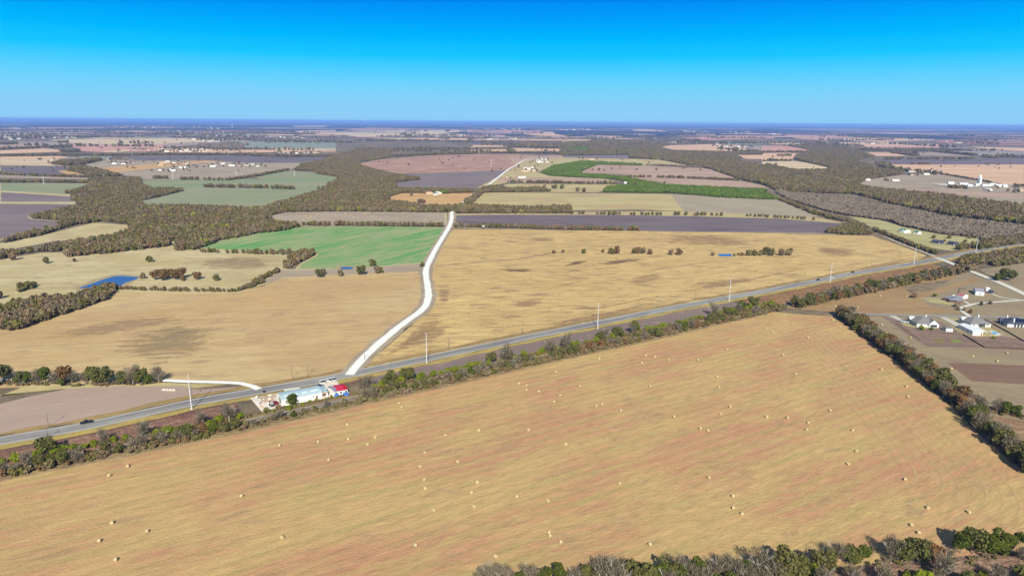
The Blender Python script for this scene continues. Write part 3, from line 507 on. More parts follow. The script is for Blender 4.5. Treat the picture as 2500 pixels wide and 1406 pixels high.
sheet('pond_bank',P_('F',(750,385),(790,355),(900,348),(1080,350),(1090,372),(960,392),(820,395)),mud,z=.30,wob=.6)
sheet('water',P_('F',(815,366),(860,360),(945,362),(940,382),(850,384)),WM,z=.36,wob=.3)
sheet('water',P_('G',(2005,393),(2130,393),(2135,415),(2010,414)),water('small_pond_water',(70,120,165)),z=.36,wob=.3)
# ================================================================== TREES
def leafmat(name,cols,tr=.25,v=(.72,1.32)):
    m,t,b=newmat(name); t.nodes.remove(b); o=[n for n in t.nodes if n.type=='OUTPUT_MATERIAL'][0]
    oi=t.nodes.new('ShaderNodeObjectInfo'); tcn=t.nodes.new('ShaderNodeTexCoord')
    wn=t.nodes.new('ShaderNodeTexNoise'); wn.inputs['Scale'].default_value=1/70; wn.inputs['Detail'].default_value=3; t.links.new(oi.outputs['Location'],wn.inputs['Vector'])
    ad=t.nodes.new('ShaderNodeMath'); ad.operation='MULTIPLY_ADD'; ad.inputs[1].default_value=.5; t.links.new(oi.outputs['Random'],ad.inputs[0])
    ml=t.nodes.new('ShaderNodeMapRange'); ml.inputs[1].default_value=.3; ml.inputs[2].default_value=.7; ml.inputs[3].default_value=0; ml.inputs[4].default_value=.5; t.links.new(wn.outputs[0],ml.inputs[0]); t.links.new(ml.outputs[0],ad.inputs[2])
    n=len(cols); base=rampn(t,ad.outputs[0],[(i/(n-1) if n>1 else 0,A(c)) for i,c in enumerate(cols)])
    nn=noisen(t,tcn.outputs['Object'],.9,4,.7); col=mixn(t,1.,base,rampn(t,nn,[(.3,v[0]),(.7,v[1])]),'MULTIPLY')
    d=t.nodes.new('ShaderNodeBsdfDiffuse'); tl=t.nodes.new('ShaderNodeBsdfTranslucent'); mx=t.nodes.new('ShaderNodeMixShader'); mx.inputs[0].default_value=tr
    t.links.new(col,d.inputs[0]); t.links.new(col,tl.inputs[0]); t.links.new(d.outputs[0],mx.inputs[1]); t.links.new(tl.outputs[0],mx.inputs[2]); t.links.new(mx.outputs[0],o.inputs[0]); return m
TM={'bare':leafmat('bare_twigs',[(124,114,96),(132,118,98),(116,108,88)],.1),
 'olive':leafmat('olive_leaves',[(118,120,60),(106,106,60),(126,116,70)]),
 'dark':leafmat('dark_green_leaves',[(90,96,40),(98,106,44),(84,88,42)]),
 'lime':leafmat('yellow_green_leaves',[(156,162,46),(136,148,44),(164,154,58)],.35),
 'rust':leafmat('rusty_leaves',[(150,112,76),(136,104,70),(132,114,68)])}
BARK=paint('bark',(150,138,124),.9,.3,2.); PALE=paint('pale_bark',(196,186,176),.9,.2,2.)
def lobes(r,h,n,flat=.8,cone=False):
    o=[]
    for i in range(n):
        a=random.uniform(0,6.28); q=math.sqrt(random.random())*.62
        z=random.uniform(.3,.8)*h
        if cone: q*=(1-z/h)*1.4
        o.append((math.cos(a)*q*r,math.sin(a)*q*r,z,r*random.uniform(.34,.55)*(max(.35,1.3-z/h) if cone else 1)))
    o.append((0,0,h*.55,r*.6)); return o
def leaf_mesh(name,r,h,n,size,mat,nl=8,cone=False,bare=False):
    lb=lobes(r,h,nl,cone=cone); wt=np.array([l[3]**2 for l in lb]); wt/=wt.sum(); idx=rng.choice(len(lb),n,p=wt)
    C=np.array(lb)[idx]; d=rng.normal(size=(n,3)); d/=np.linalg.norm(d,axis=1)[:,None]
    rad=C[:,3]*(rng.uniform(.55 if not bare else .2,1.05,n)**.6); P=C[:,:3]+d*rad[:,None]*np.array([1,1,.85]); P[:,2]=np.maximum(P[:,2],.25)
    if bare:   # twigs: long slivers fanning up and out
        dr=d*.6+np.array([0,0,.8])+rng.normal(size=(n,3))*.35; dr/=np.linalg.norm(dr,axis=1)[:,None]
        sd_=np.cross(dr,rng.normal(size=(n,3))); sd_/=np.linalg.norm(sd_,axis=1)[:,None]; ln=rng.uniform(.6,1.5,n)[:,None]*size*2.2; wd=size*.16*rng.uniform(.6,1.3,n)[:,None]
        V=np.stack([P-dr*ln*.5-sd_*wd,P-dr*ln*.5+sd_*wd,P+dr*ln*.5+sd_*wd*.4,P+dr*ln*.5-sd_*wd*.4],1)
    else:
        nr=d*.7+rng.normal(size=(n,3))*.6+np.array([0,0,.25]); nr/=np.linalg.norm(nr,axis=1)[:,None]
        u=np.cross(nr,rng.normal(size=(n,3))); u/=np.linalg.norm(u,axis=1)[:,None]; v=np.cross(nr,u); s=(size*rng.uniform(.6,1.3,n))[:,None]
        V=np.stack([P-u*s-v*s*.7,P+u*s-v*s*.8,P+u*s*.8+v*s,P-u*s*.7+v*s*.8],1)
    me=bpy.data.meshes.new(name); V=V.reshape(-1,3); me.vertices.add(4*n); me.vertices.foreach_set('co',V.ravel())
    me.loops.add(4*n); me.loops.foreach_set('vertex_index',np.arange(4*n)); me.polygons.add(n)
    me.polygons.foreach_set('loop_start',np.arange(0,4*n,4)); me.polygons.foreach_set('loop_total',np.full(n,4)); me.update(); me.validate(); me.materials.append(mat); return me
def trunk_mesh(name,r,h,mat,limbs=5,thick=.18,deep=True):
    mb=MB(); top=(random.uniform(-.3,.3),random.uniform(-.3,.3),h*.55); mb.tube((0,0,-.1),top,thick,thick*.55,7)
    def br(p,d,l,t,k):
        q=tuple(p[i]+d[i]*l for i in range(3)); mb.tube(p,q,t,t*.5,5,cap=False)
        if k<=0: return
        for _ in range(3):
            e=Vector(d)+Vector((random.uniform(-.8,.8),random.uniform(-.8,.8),random.uniform(-.1,.6))); e.normalize(); br(q,tuple(e),l*.62,t*.5,k-1)
    for i in range(limbs):
        a=6.28*i/limbs+random.uniform(-.4,.4); z=h*random.uniform(.22,.5); d=Vector((math.cos(a)*.8,math.sin(a)*.8,.75)).normalized()
        br((top[0]*z/(h*.55),top[1]*z/(h*.55),z),tuple(d),r*.62,thick*.5,2 if deep else 0)
    me=bpy.data.meshes.new(name); me.from_pydata(mb.v,[],mb.f); me.update(); me.materials.append(mat); return me
PROT={}
for k,(r,h,n,sz,nl,cone,bare) in {'bare':(3.6,8.5,760,.5,10,False,True),'olive':(3.6,7.5,1050,.34,11,False,False),'dark':(3.0,7.0,1100,.32,9,False,False),
      'rust':(3.6,7.8,1000,.34,10,False,False),'lime':(2.1,3.4,600,.26,6,False,False),'cedar':(2.2,7.5,900,.3,10,True,False),'round':(4.2,8.0,2200,.32,14,False,False)}.items():
    mat=TM[{'cedar':'dark','round':'dark'}.get(k,k)]
    PROT[k]=[(leaf_mesh(k+'_crown',r,h,n,sz,mat,nl,cone,bare),trunk_mesh(k+'_trunk',r,h,PALE if k=='bare' else BARK,6 if k=='bare' else 4,.2 if k!='lime' else .08,k in('bare','olive','rust'))) for _ in range(4 if k!='round' else 1)]
NAMES={'bare':('bare_tree','leafless grey'),'olive':('broadleaf_tree','olive brown'),'dark':('evergreen_tree','dark green'),'rust':('autumn_tree','rusty brown'),'lime':('bush','yellow green'),'cedar':('cedar_tree','pointed dark green'),'round':('shade_tree','dense dark green')}
TREES=[]      # (X,Y,scale,kind,place)
def addt(x,y,s,k,place): TREES.append((x,y,s,k,place))
def along(l,step,off,jit,kinds,wts,place,smin=.75,smax=1.15,gap=0.):
    l=np.array(l); s=np.concatenate([[0],np.cumsum(np.linalg.norm(np.diff(l,axis=0),axis=1))]); q=random.uniform(0,step); o=[]
    while q<s[-1]:
        i=max(1,min(np.searchsorted(s,q),len(l)-1)); a,b=l[i-1],l[i]; k=(q-s[i-1])/(s[i]-s[i-1]+1e-9); p=a+(b-a)*k; d=(b-a)/(np.linalg.norm(b-a)+1e-9); n=np.array([-d[1],d[0]])
        if random.random()>=gap:
            p=p+n*(off+random.uniform(-jit,jit)); X,Y=float(p[0]),float(p[1]); pxx=proj(X,Y,0)[0]
            pl=place(pxx) if callable(place) else place
            o.append((X,Y,random.uniform(smin,smax),random.choices(kinds,wts)[0],pl))
        q+=step*random.uniform(.7,1.3)
    return o
def railplace(side):
    def f(x):
        s=[(300,'far left end'),(620,'left of the warehouse'),(870,'beside the warehouse'),(1120,'right of the warehouse'),(1420,'middle stretch'),(1700,'right middle stretch'),(1940,'by the field corner'),(9999,'near the road crossing')]
        n=[b for a,b in s if x<a][0]; return ('railway hedgerow, ' if side=='s' else 'north side of railway, ')+n
    return f
RC1=clip(RW,-60,1900)
TREES+=along(RC1,5.2,-6.5,2.2,['bare','olive','dark','rust'],[5,4.5,1.8,.6],railplace('s'),.5,.86,.02)
TREES+=along(RC1,4.4,6.8,1.6,['lime','olive','bare'],[8,1.,1.2],railplace('n'),.75,1.15,.2)
TREES+=along(clip(RW,1910,2345),6,-7,2.5,['bare','olive','dark','rust'],[3,4,2,1],railplace('s'),.8,1.1)
TREES+=along(clip(RW,1910,2345),7,-13,2.5,['bare','olive','dark','rust'],[3,4,2,1],railplace('s'),.7,1.,.3)
RH=smooth_line(P_('N',(2046,772),(2100,815),(2160,860),(2210,895),(2270,945),(2345,1000)),6)
hp=lambda x:'hedgerow along right edge of the hay field, '+('upper part' if x<2200 else 'lower part')
TREES+=along(RH,5.5,1,2,['rust','olive','bare','dark'],[5,3,3,1],hp,.8,1.15)+along(RH,6,7,2,['rust','olive','bare'],[3,3,3],hp,.8,1.1,.1)
RH2=smooth_line(P_('N',(2350,1010),(2400,1060),(2460,1112),(2520,1165)),6)
TREES+=along(RH2,6,1,1.5,['dark','bare','olive'],[3,4,2],'hedgerow at the right edge, lowest part',.8,1.1)+along(RH2,7,7,1.5,['dark','bare','olive'],[3,3,2],'hedgerow at the right edge, lowest part',.8,1.,.2)
TREES+=along(smooth_line(P_('N',(2380,1003),(2430,1010),(2510,1024)),6),6,1.5,2,['dark','bare','olive'],[3,4,2],'side hedge below the plowed plot',.8,1.1)
TREES+=along(smooth_line(P_('N',(1165,1440),(1300,1432),(1450,1424),(1580,1425),(1750,1416),(1900,1410),(2010,1400)),6),4.6,0,1.2,['bare','olive','dark','lime'],[7,2,2.4,1.6],lambda x:'thicket along the bottom edge, '+('left part' if x<1500 else 'right part'),.75,1.1)
TREES+=along(smooth_line(P_('N',(1250,1475),(1450,1460),(1700,1450),(1950,1435)),6),5,0,1.5,['bare','olive','dark'],[5,2,2],'second row of bottom thicket',.9,1.2)
for x,y,s,k in [(2040,1372,.9,'bare'),(2075,1378,.8,'olive'),(2105,1372,.8,'dark'),(2175,1372,1.0,'bare'),(2205,1380,1.,'olive'),(2240,1375,1.,'olive'),(2275,1370,.9,'rust'),(2310,1372,.7,'bare'),(2345,1350,.95,'dark'),(2375,1352,1.,'olive'),(2405,1352,.95,'dark'),(2440,1350,1.05,'dark'),(2465,1345,.8,'dark'),(2215,1420,.9,'lime'),(2250,1430,1.5,'lime'),(2180,1440,1.3,'lime'),(2300,1420,1.0,'bare'),(2150,1430,.8,'bare'),(2400,1410,.7,'lime'),(2430,1430,.8,'bare'),(2490,1330,.6,'dark'),(2500,1375,.8,'bare'),(2360,1440,.8,'olive'),(2080,1430,.8,'bare'),(2500,1430,.8,'olive'),(2010,1440,.8,'bare')]:
    TREES.append((*at(x,y),s,k,'scrub in the bottom right corner'))
for x,y,s,k in [(5,930,1.1,'olive'),(22,924,.9,'bare'),(48,936,.8,'olive'),(70,935,.9,'dark'),(90,934,.85,'bare'),(112,936,1.15,'dark'),(135,938,.9,'bare'),(160,936,1.1,'rust'),(180,934,.9,'bare'),(150,944,.6,'olive'),(232,938,1.15,'olive'),(258,937,1.1,'olive'),(300,938,1.,'olive'),(325,938,1.1,'bare'),(345,937,1.0,'olive'),(362,938,.8,'dark'),(388,934,1.0,'bare'),(205,934,.7,'bare'),(-10,945,.9,'bare')]:
    TREES.append((*at(x,y),s,k,'grove above the bare field on the left'))
iso=[('E',1370,472,.7,'bare','beside the long left pond'),('E',1480,485,1.0,'rust','right of the long left pond'),('E',1545,488,1.3,'rust','right of the long left pond'),('E',1610,480,1.2,'rust','right of the long left pond'),('E',1680,480,1.3,'rust','right of the long left pond'),('E',1740,470,1.3,'rust','right of the long left pond'),('E',1740,492,.7,'bare','right of the long left pond'),
('E',1880,478,1.05,'rust','right of the long left pond'),('E',2065,490,.85,'dark','right of the long left pond'),('E',1425,315,.95,'rust','alone in the pale left pasture'),('E',440,328,.9,'bare','alone in the pale left pasture'),('E',710,312,.5,'olive','alone in the pale left pasture'),('E',130,295,1.0,'dark','far left pasture'),
('F',630,460,1.0,'olive','by small pond below the green field'),('F',665,430,.7,'bare','by small pond below the green field'),('F',830,448,.8,'dark','by small pond below the green field'),('F',1020,437,1.1,'olive','by small pond below the green field'),('F',1175,420,.9,'olive','by small pond below the green field'),('F',1215,418,.7,'bare','by small pond below the green field'),('F',1130,352,.9,'bare','by small pond below the green field'),('F',1607,360,.65,'olive','left verge of the white gravel road'),
('G',985,392,1.0,'bare','row in the big dry field'),('G',1040,390,1.1,'olive','row in the big dry field'),('G',1200,388,.85,'olive','row in the big dry field'),('G',1245,386,1.0,'dark','row in the big dry field'),('G',1290,388,.85,'olive','row in the big dry field'),('G',1355,397,.8,'dark','row in the big dry field'),('G',1560,402,.85,'dark','row in the big dry field'),('G',1630,402,.9,'bare','row in the big dry field'),('G',728,388,.75,'bare','row in the big dry field'),('G',435,388,.6,'rust','row in the big dry field'),('G',525,378,.5,'rust','row in the big dry field'),('G',903,378,.5,'rust','row in the big dry field'),
('G',1950,410,.6,'olive','beside the small blue pond'),('G',2160,412,.4,'dark','beside the small blue pond'),('G',2200,405,.4,'rust','beside the small blue pond'),('G',2230,410,.5,'rust','beside the small blue pond'),('G',2300,408,.95,'olive','right of the small blue pond'),('G',2350,408,.95,'dark','right of the small blue pond'),('H',-15,408,.8,'dark','right of the small blue pond'),('H',40,406,1.1,'olive','right of the small blue pond'),('H',95,408,1.0,'dark','right of the small blue pond'),('H',185,408,1.0,'dark','right of the small blue pond'),('H',262,408,1.0,'olive','right of the small blue pond'),
('H',2250,650,1.1,'dark','below the gravel road at right'),('H',2310,640,1.3,'olive','below the gravel road at right'),('H',2380,650,1.2,'olive','below the gravel road at right'),('H',1445,812,.6,'rust','mown field near the farmhouse'),('H',1650,800,.75,'lime','lawn by the brick farmhouse'),('H',1860,900,.5,'rust','along the curving farm drive'),('H',1870,930,.4,'bare','along the curving farm drive'),('H',1930,935,.4,'bare','along the curving farm drive'),('H',1990,955,.4,'bare','along the curving farm drive'),('H',2090,880,.4,'bare','along the curving farm drive'),('H',2180,870,.4,'bare','along the curving farm drive'),
('V',420,385,.8,'lime','in front of the first white house'),('V',620,385,.65,'lime','in front of the first white house'),('V',1880,560,.5,'lime','yard below the swimming pool'),
('H',1640,245,.7,'dark','lawn near the dark roofed houses'),('H',1785,245,.7,'dark','lawn near the dark roofed houses'),('H',1720,285,.45,'dark','between the two dark roofed houses'),('H',1745,275,.45,'dark','between the two dark roofed houses'),('H',1940,285,.6,'dark','lawn near the dark roofed houses'),('H',2030,245,.6,'dark','lawn near the dark roofed houses'),('H',1975,245,.6,'olive','lawn near the dark roofed houses'),
('B',1500,815,.9,'cedar','golden stubble field behind the hedges'),('B',1575,885,.95,'cedar','golden stubble field behind the hedges'),('B',1600,885,1.0,'cedar','golden stubble field behind the hedges'),('B',1620,882,.8,'cedar','golden stubble field behind the hedges')]
for k,x,y,s,kd,pl in iso:
    q=px(k,[(x,y)])[0]; TREES.append((*at(*q),s,kd,pl))
TREES.append((*at(712,989),.62,'round','in front of the white warehouse'))
TREES.append((*at(707,1001),.7,'lime','foot of the round tree by the warehouse'))
# left woods between fields: the leading edge as single trees, the rest as stuff
POLY={}
def inpoly(X,Y,poly):
    poly=np.array(poly); r=np.zeros(len(X),bool); n=len(poly); j=n-1
    for i in range(n):
        xi,yi=poly[i]; xj,yj=poly[j]
        c=((yi>Y)!=(yj>Y))&(X<(xj-xi)*(Y-yi)/(yj-yi+1e-12)+xi); r^=c; j=i
    return r
def scatter(poly,step,h=7.):
    W=np.array([at(max(-250,min(2750,a)),b) for a,b in poly]); x0,y0=W.min(0); x1,y1=W.max(0)
    gx,gy=np.meshgrid(np.arange(x0,x1,step),np.arange(y0,y1,step)); X=gx.ravel()+rng.uniform(-.5,.5,gx.size)*step; Y=gy.ravel()+rng.uniform(-.5,.5,gx.size)*step
    a,b,_=proj(X,Y,np.zeros_like(X)); k=inpoly(a,b,poly); a2,b2,_=proj(X,Y,np.full_like(X,h)); k&=inpoly(a2,b2,poly)
    k&=(a>-120)&(a<2620)
    return X[k],Y[k]
STUFF={'brown':[], 'grey':[], 'green':[]}
def wood(kind,poly,step=6.,h=6.5,s=(.65,1.25)):
    step*=.78; X,Y=scatter(poly,step,h); f=step/4.7
    for x,y in zip(X,Y): STUFF[kind].append((x,y,random.uniform(*s)*f**.9))
def row(kind,*pts,step=6.,wd=5.,s=(.75,1.1),gap=.05,n=1):
    P=gp(*pts); 
    for _ in range(n):
        for X,Y,sc1,_k,_p in along(smooth_line(P,30),step,0,wd,['x'],[1],'',s[0],s[1],gap): STUFF[kind].append((X,Y,sc1*1.3*(step/6.)**.8))
w1=PX('A',(250,1020),(300,985),(580,930),(740,895),(850,880),(650,855),(680,820),(850,810),(620,790),(620,760),(740,740),(850,700),(850,650),(900,630),(1330,630),(1350,690),(1450,730),(1740,735),(1740,770),(1500,830),(1350,860),(1350,890),(1700,890),(2500,915),'B',(0,930),(150,890),(300,845),(550,775),(680,740),(700,690),(830,640),(590,605),(580,580),(360,570),(450,510),(700,455),(740,430),(960,395),(970,350),(1300,350),(1310,400),(1280,450),(1000,495),(1030,520),(1130,550),(1350,600),(1580,635),(1590,660),(1330,690),(1380,730),(2080,740),(2100,785),(1400,790),(1280,830),(1130,840),(1420,860),(1640,895),(2080,890),(1900,965),(1800,975),(800,965),(300,972),(80,1020),(200,1045),(400,1050),(480,1100),(300,1145),(0,1180),'A',(2300,1210),(2100,1240),(1880,1330),(1680,1340),(1660,1290),(1760,1230),(1900,1190),(1640,1250),(1600,1300),(1000,1370),(640,1400),(600,1340),(400,1345),(200,1370),(0,1425),(-300,1480),(-300,1390),(0,1330),(400,1290),(520,1250),(950,1190),(1300,1110),(1220,1080),(960,1060),(700,1095),(400,1190),(0,1275),(-300,1340),(-300,1290),(0,1225),(250,1150),(560,1080),(660,1060))
POLY['creek']=w1; wood('brown',w1,6.0)
wood('brown',PX('E',(-300,740),(0,680),(200,640),(400,600),(530,605),(700,600),(1000,505),(1080,520),(1110,600),(980,700),(700,785),(480,865),(130,975),(0,965),(-300,1000)),5.5)
wood('brown',PX('E',(-200,640),(0,590),(150,550),(190,485),(370,480),(400,545),(240,585),(0,660),(-200,700)),5.5)
wood('brown',PX('B',(1950,885),(2500,900),'K',(0,900),(230,905),(600,900),(605,985),(0,985),'B',(1900,980)),6)
wood('brown',PX('F',(280,375),(290,290),(400,200),(480,175),(590,190),(600,240),(420,330),(330,378)),5.5)
wood('brown',PX('B',(2090,790),(2200,720),(2320,705),'K',(0,730),(330,725),(480,775),(0,782),(-60,780),'B',(2180,790),(2080,890),(1950,890)),6)
wood('green',PX('K',(-60,735),(330,725),(400,770),(0,780)),6)
wood('green',PX('K',(300,585),(440,515),(700,475),(980,485),(1280,505),(1280,528),(980,522),(860,518),(700,583),(640,595),(900,600),(1100,625),(1500,695),(2500,745),'D',(0,765),(150,810),(150,850),(0,850),'K',(2000,830),(1560,790),(870,780),(950,715),(1200,690),(1000,655),(600,638),(400,625)),6)
wood('green',PX('K',(560,365),(740,350),(780,390),(560,390)),14,h=8)
wood('brown',PX('K',(500,345),(750,318),(1100,300),(1400,290),(1560,320),(1430,365),(1600,380),(2000,390),(2430,390),(2430,420),(2180,425),(2240,480),(2500,545),'D',(0,500),(100,515),(300,560),(640,560),(640,545),(470,510),(300,460),(330,420),(480,385),(240,335),(500,305),(850,355),(1080,435),(860,485),(1000,495),(1120,550),(1340,570),(1330,612),(1060,650),(900,700),(1170,750),(1500,772),(1800,800),(2250,870),(2800,920),(2800,1100),(2500,1090),(1800,1010),(1200,890),(900,800),(180,780),(0,700),'K',(2250,670),(1930,560),(1600,500),(1450,470),(1160,455),(1150,425),(700,430),(500,430)),8,h=7)
wood('grey',PX('D',(60,740),(300,770),(900,800),(1200,880),(1800,1000),(2500,1080),(2900,1120),(2900,1300),(2500,1270),(2200,1300),(2050,1215),(1700,1180),(1350,1110),(1230,1060),(850,1010),(600,960),(250,850)),5.4,s=(.8,1.05))
wood('brown',PX('H',(1780,490),(1900,410),(2250,360),(2500,320),(2900,260),(2900,480),(2500,475),(2200,525),(2150,495)),6)
wood('brown',PX('H',(1640,410),(1640,360),(1900,345),(2080,310),(2100,230),(2500,200),(2900,180),(2900,230),(2500,290),(2000,370)),6)
wood('brown',PX('D',(540,1165),(560,1130),(700,1110),(820,1040),(1000,1080),(1100,1190),(800,1185)),5.5)
wood('brown',PX('A',(450,515),(560,480),(880,455),(985,455),(960,480),(800,515),(650,530)),9)
wood('brown',PX('A',(640,575),(660,530),(760,520),(960,560),(1110,600),(1260,605),(1250,620),(860,645),(800,610)),8)
wood('grey',PX('A',(1870,345),(1900,325),(2300,325),(2340,378),(2000,372)),14)
wood('brown',PX('X',(560,430),(1300,440),(1400,420),(2500,380),(2500,440),(1400,500),(1290,500),(700,475)),18)
row('brown','B',(470,1098),(1800,1108),step=5.5,s=(.8,1.05),wd=2,n=1)
row('brown','N',(1103,555),(1240,558),(1400,562),(1565,564),step=5.2,s=(.8,1.1),wd=2.5)
row('brown','N',(1394,523),(1500,525),(1772,527.5),step=6.5,s=(.55,.85),gap=.2,wd=3); row('brown','N',(1818,528),(1860,530),(1993,538),step=6,s=(.5,.8),gap=.15)
row('brown','N',(1906,488),(1955,508),(2003,527),(2068,541),step=4,s=(.8,1.1),wd=6,n=2)
row('brown','N',(2134,563),(2193,588),(2231,603),(2281,622),step=4,s=(.75,1.05),wd=2,n=2)
row('brown','A',(0,690),(300,688),(850,692),step=5,s=(.9,1.2),wd=6,n=2); row('brown','A',(0,612),(350,628),(850,642),step=6,s=(.8,1.1),wd=4)
row('brown','A',(1450,652),(1620,652),step=6,s=(1.,1.2)); row('brown','A',(1730,662),(1900,662),step=5,s=(1.,1.25)); row('brown','A',(1940,664),(2010,664),step=5,s=(1.,1.2)); row('brown','A',(2020,666),(2130,668),step=6)
row('brown','A',(2160,668),(2500,622),'B',(0,632),(330,572),step=5,n=2,wd=5); row('brown','A',(1950,732),(2200,738),(2500,742),'B',(0,742),(140,746),step=6,s=(.9,1.15)); row('brown','B',(180,748),(400,752),step=6,s=(.9,1.2)); row('brown','B',(600,756),(700,756),step=6)
row('brown','A',(0,378),(380,362),step=9,n=3,wd=20,s=(.8,1.2)); row('brown','A',(400,358),(680,348),step=9,n=4,wd=25,s=(.8,1.2)); row('brown','A',(590,398),(760,395),step=9,n=4,wd=40,s=(.8,1.2))
row('brown','A',(0,440),(400,436),(590,430),step=8,n=4,wd=22); row('brown','A',(560,432),(1250,434),step=9,n=2,wd=12); row('brown','A',(1280,430),(2160,424),step=8,n=3,wd=14); row('brown','A',(2190,428),(2500,428),'B',(0,436),(700,440),(950,400),step=8,n=3,wd=14)
row('brown','A',(0,328),(180,322),step=14,n=3,wd=30); row('brown','A',(540,308),(660,306),step=12,n=3,wd=25)
row('brown','B',(1300,372),(1900,370),(2420,373),step=8,n=2,wd=10); row('brown','B',(1300,438),(1700,425),(2130,408),step=8,n=3,wd=14); row('brown','B',(2160,410),(2500,408),'K',(380,412),(1160,425),step=8,n=3,wd=14)
row('brown','K',(0,350),(300,356),(500,358),step=10,n=3,wd=18); row('brown','K',(0,692),(400,694),(850,704),step=6,n=1,wd=4); row('brown','K',(860,700),(1060,706),step=6)
row('grey','K',(1310,528),(1500,532),(1850,550),step=6,n=2,wd=8,s=(.7,1)); row('brown','K',(1120,638),(1370,640),step=6,s=(.8,1)); row('brown','K',(1410,642),(1690,650),step=6); row('brown','K',(1705,650),(2210,672),step=5,n=2,wd=4)
row('brown','B',(1380,785),(1700,790),(2080,785),step=6,n=2,wd=6); row('green','B',(1690,790),(1850,795),step=6,n=2,wd=6); row('green','B',(1150,835),(1400,790),step=5,n=2,wd=6)
row('brown','D',(20,402),(440,402),step=9,n=2,wd=10); row('brown','D',(140,436),(275,436),step=9,n=3,wd=14); row('brown','D',(0,482),(280,488),step=9)
row('brown','D',(870,378),(1300,388),(1930,384),step=10,n=4,wd=50); row('brown','D',(1240,410),(1480,434),step=9,n=3,wd=14); row('brown','D',(1640,398),(1850,412),(2035,430),step=9,n=3,wd=12); row('brown','D',(1150,468),(1600,470),(2030,468),step=9,n=2,wd=25,gap=.3)
row('brown','D',(1485,520),(1620,520),step=7,n=2,wd=8); row('brown','D',(1420,518),(1455,518),step=7); row('brown','D',(2250,447),(2500,452),(2700,455),step=9,n=3,wd=20); row('brown','D',(2110,455),(2250,455),step=9,n=2)
row('brown','D',(1720,610),(1980,655),(2200,692),step=5,s=(.6,.85),wd=3); row('brown','D',(1100,512),(1220,520),step=8,n=3,wd=15); row('brown','D',(1130,530),(1350,575),(1700,605),step=10,n=2,wd=12,gap=.25,s=(.6,1)); row('brown','D',(2410,725),(2560,735),step=6,n=2)
row('brown','S',(1410,470),(1500,478),(1620,475),step=6,n=2,wd=4); row('brown','D',(1850,1336),(2080,1300),step=6)
row('brown','E',(1095,570),(1300,580),(1600,588),(2250,596),step=3.0,s=(.6,.9),wd=1.2,n=1); row('brown','E',(2250,596),(2380,560),(2500,510),'F',(0,525),(100,470),(240,402),step=4,s=(.6,.9),wd=2,n=2)
row('brown','E',(1900,218),(2200,228),(2500,234),'F',(0,236),(250,240),(400,240),step=6,s=(.5,.85),gap=.15,wd=2)
row('brown','K',(640,775),(780,780),step=8,gap=.3); row('brown','K',(330,740),(520,750),step=8,gap=.3)
# distant woodland blocks and hedges
for i in range(150):
    d=random.uniform(3600,12000); x=random.uniform(-.8,.8)*d; a=R(random.choice([2,-5,94,5])); ln=random.uniform(150,900)
    q=[(x,d),(x+math.cos(a)*ln,d+math.sin(a)*ln)]; st=14+d/800
    for X,Y,s1,_k,_p in along(q,st,0,st*.8,['x'],[1],'',.8,1.3,.05): STUFF['brown'].append((X,Y,s1*(st/6.)**.75))
# scattered trees round the farms
# individual trees
TS=1.32
def _wh(t):
    a=proj(t[0],t[1],0)[0]
    if 'railway' in t[4] and 600<a<880: return (t[0],t[1],t[2]*(.4 if 'north' in t[4] else .6),t[3],t[4])
    return t
TREES=[_wh(t) for t in TREES]
TREES=[t for t in TREES if -40<proj(t[0],t[1],3)[0]<2540 and proj(t[0],t[1],t[2]*8.)[1]<1406]
nb=[t for t in TREES if t[3]=='lime']; tr=[t for t in TREES if t[3]!='lime']; tr.sort(key=lambda t:-t[2]/t[1])
for t in tr[330:]: STUFF['brown'].append((t[0],t[1],t[2]*TS))
tr=tr[:330]+nb; tr.sort(key=lambda t:proj(t[0],t[1],0)[0]); cnt={}
tot={}
for t in tr: tot[(t[3],t[4])]=tot.get((t[3],t[4]),0)+1
for X,Y,s,k,pl in tr:
    nm,look=NAMES[k]; c=cnt[(k,pl)]=cnt.get((k,pl),0)+1; e=empty(nm,(X,Y,0),random.uniform(0,6.28))
    cat='bush' if k=='lime' else 'tree'
    od='' if tot[(k,pl)]==1 else ordn(c)+' from left, '
    tag(e,f"{look} {cat}, {od}{pl}",cat,'bushes and trees of the '+pl.split(',')[0])
    cm,tm=random.choice(PROT[k]); sz=s*random.uniform(.9,1.15)
    for n_,me in (('crown',cm),('trunk',tm)):
        o=link(bpy.data.objects.new(n_,me)); o.parent=e; o.scale=(s*TS,s*TS,sz*TS)
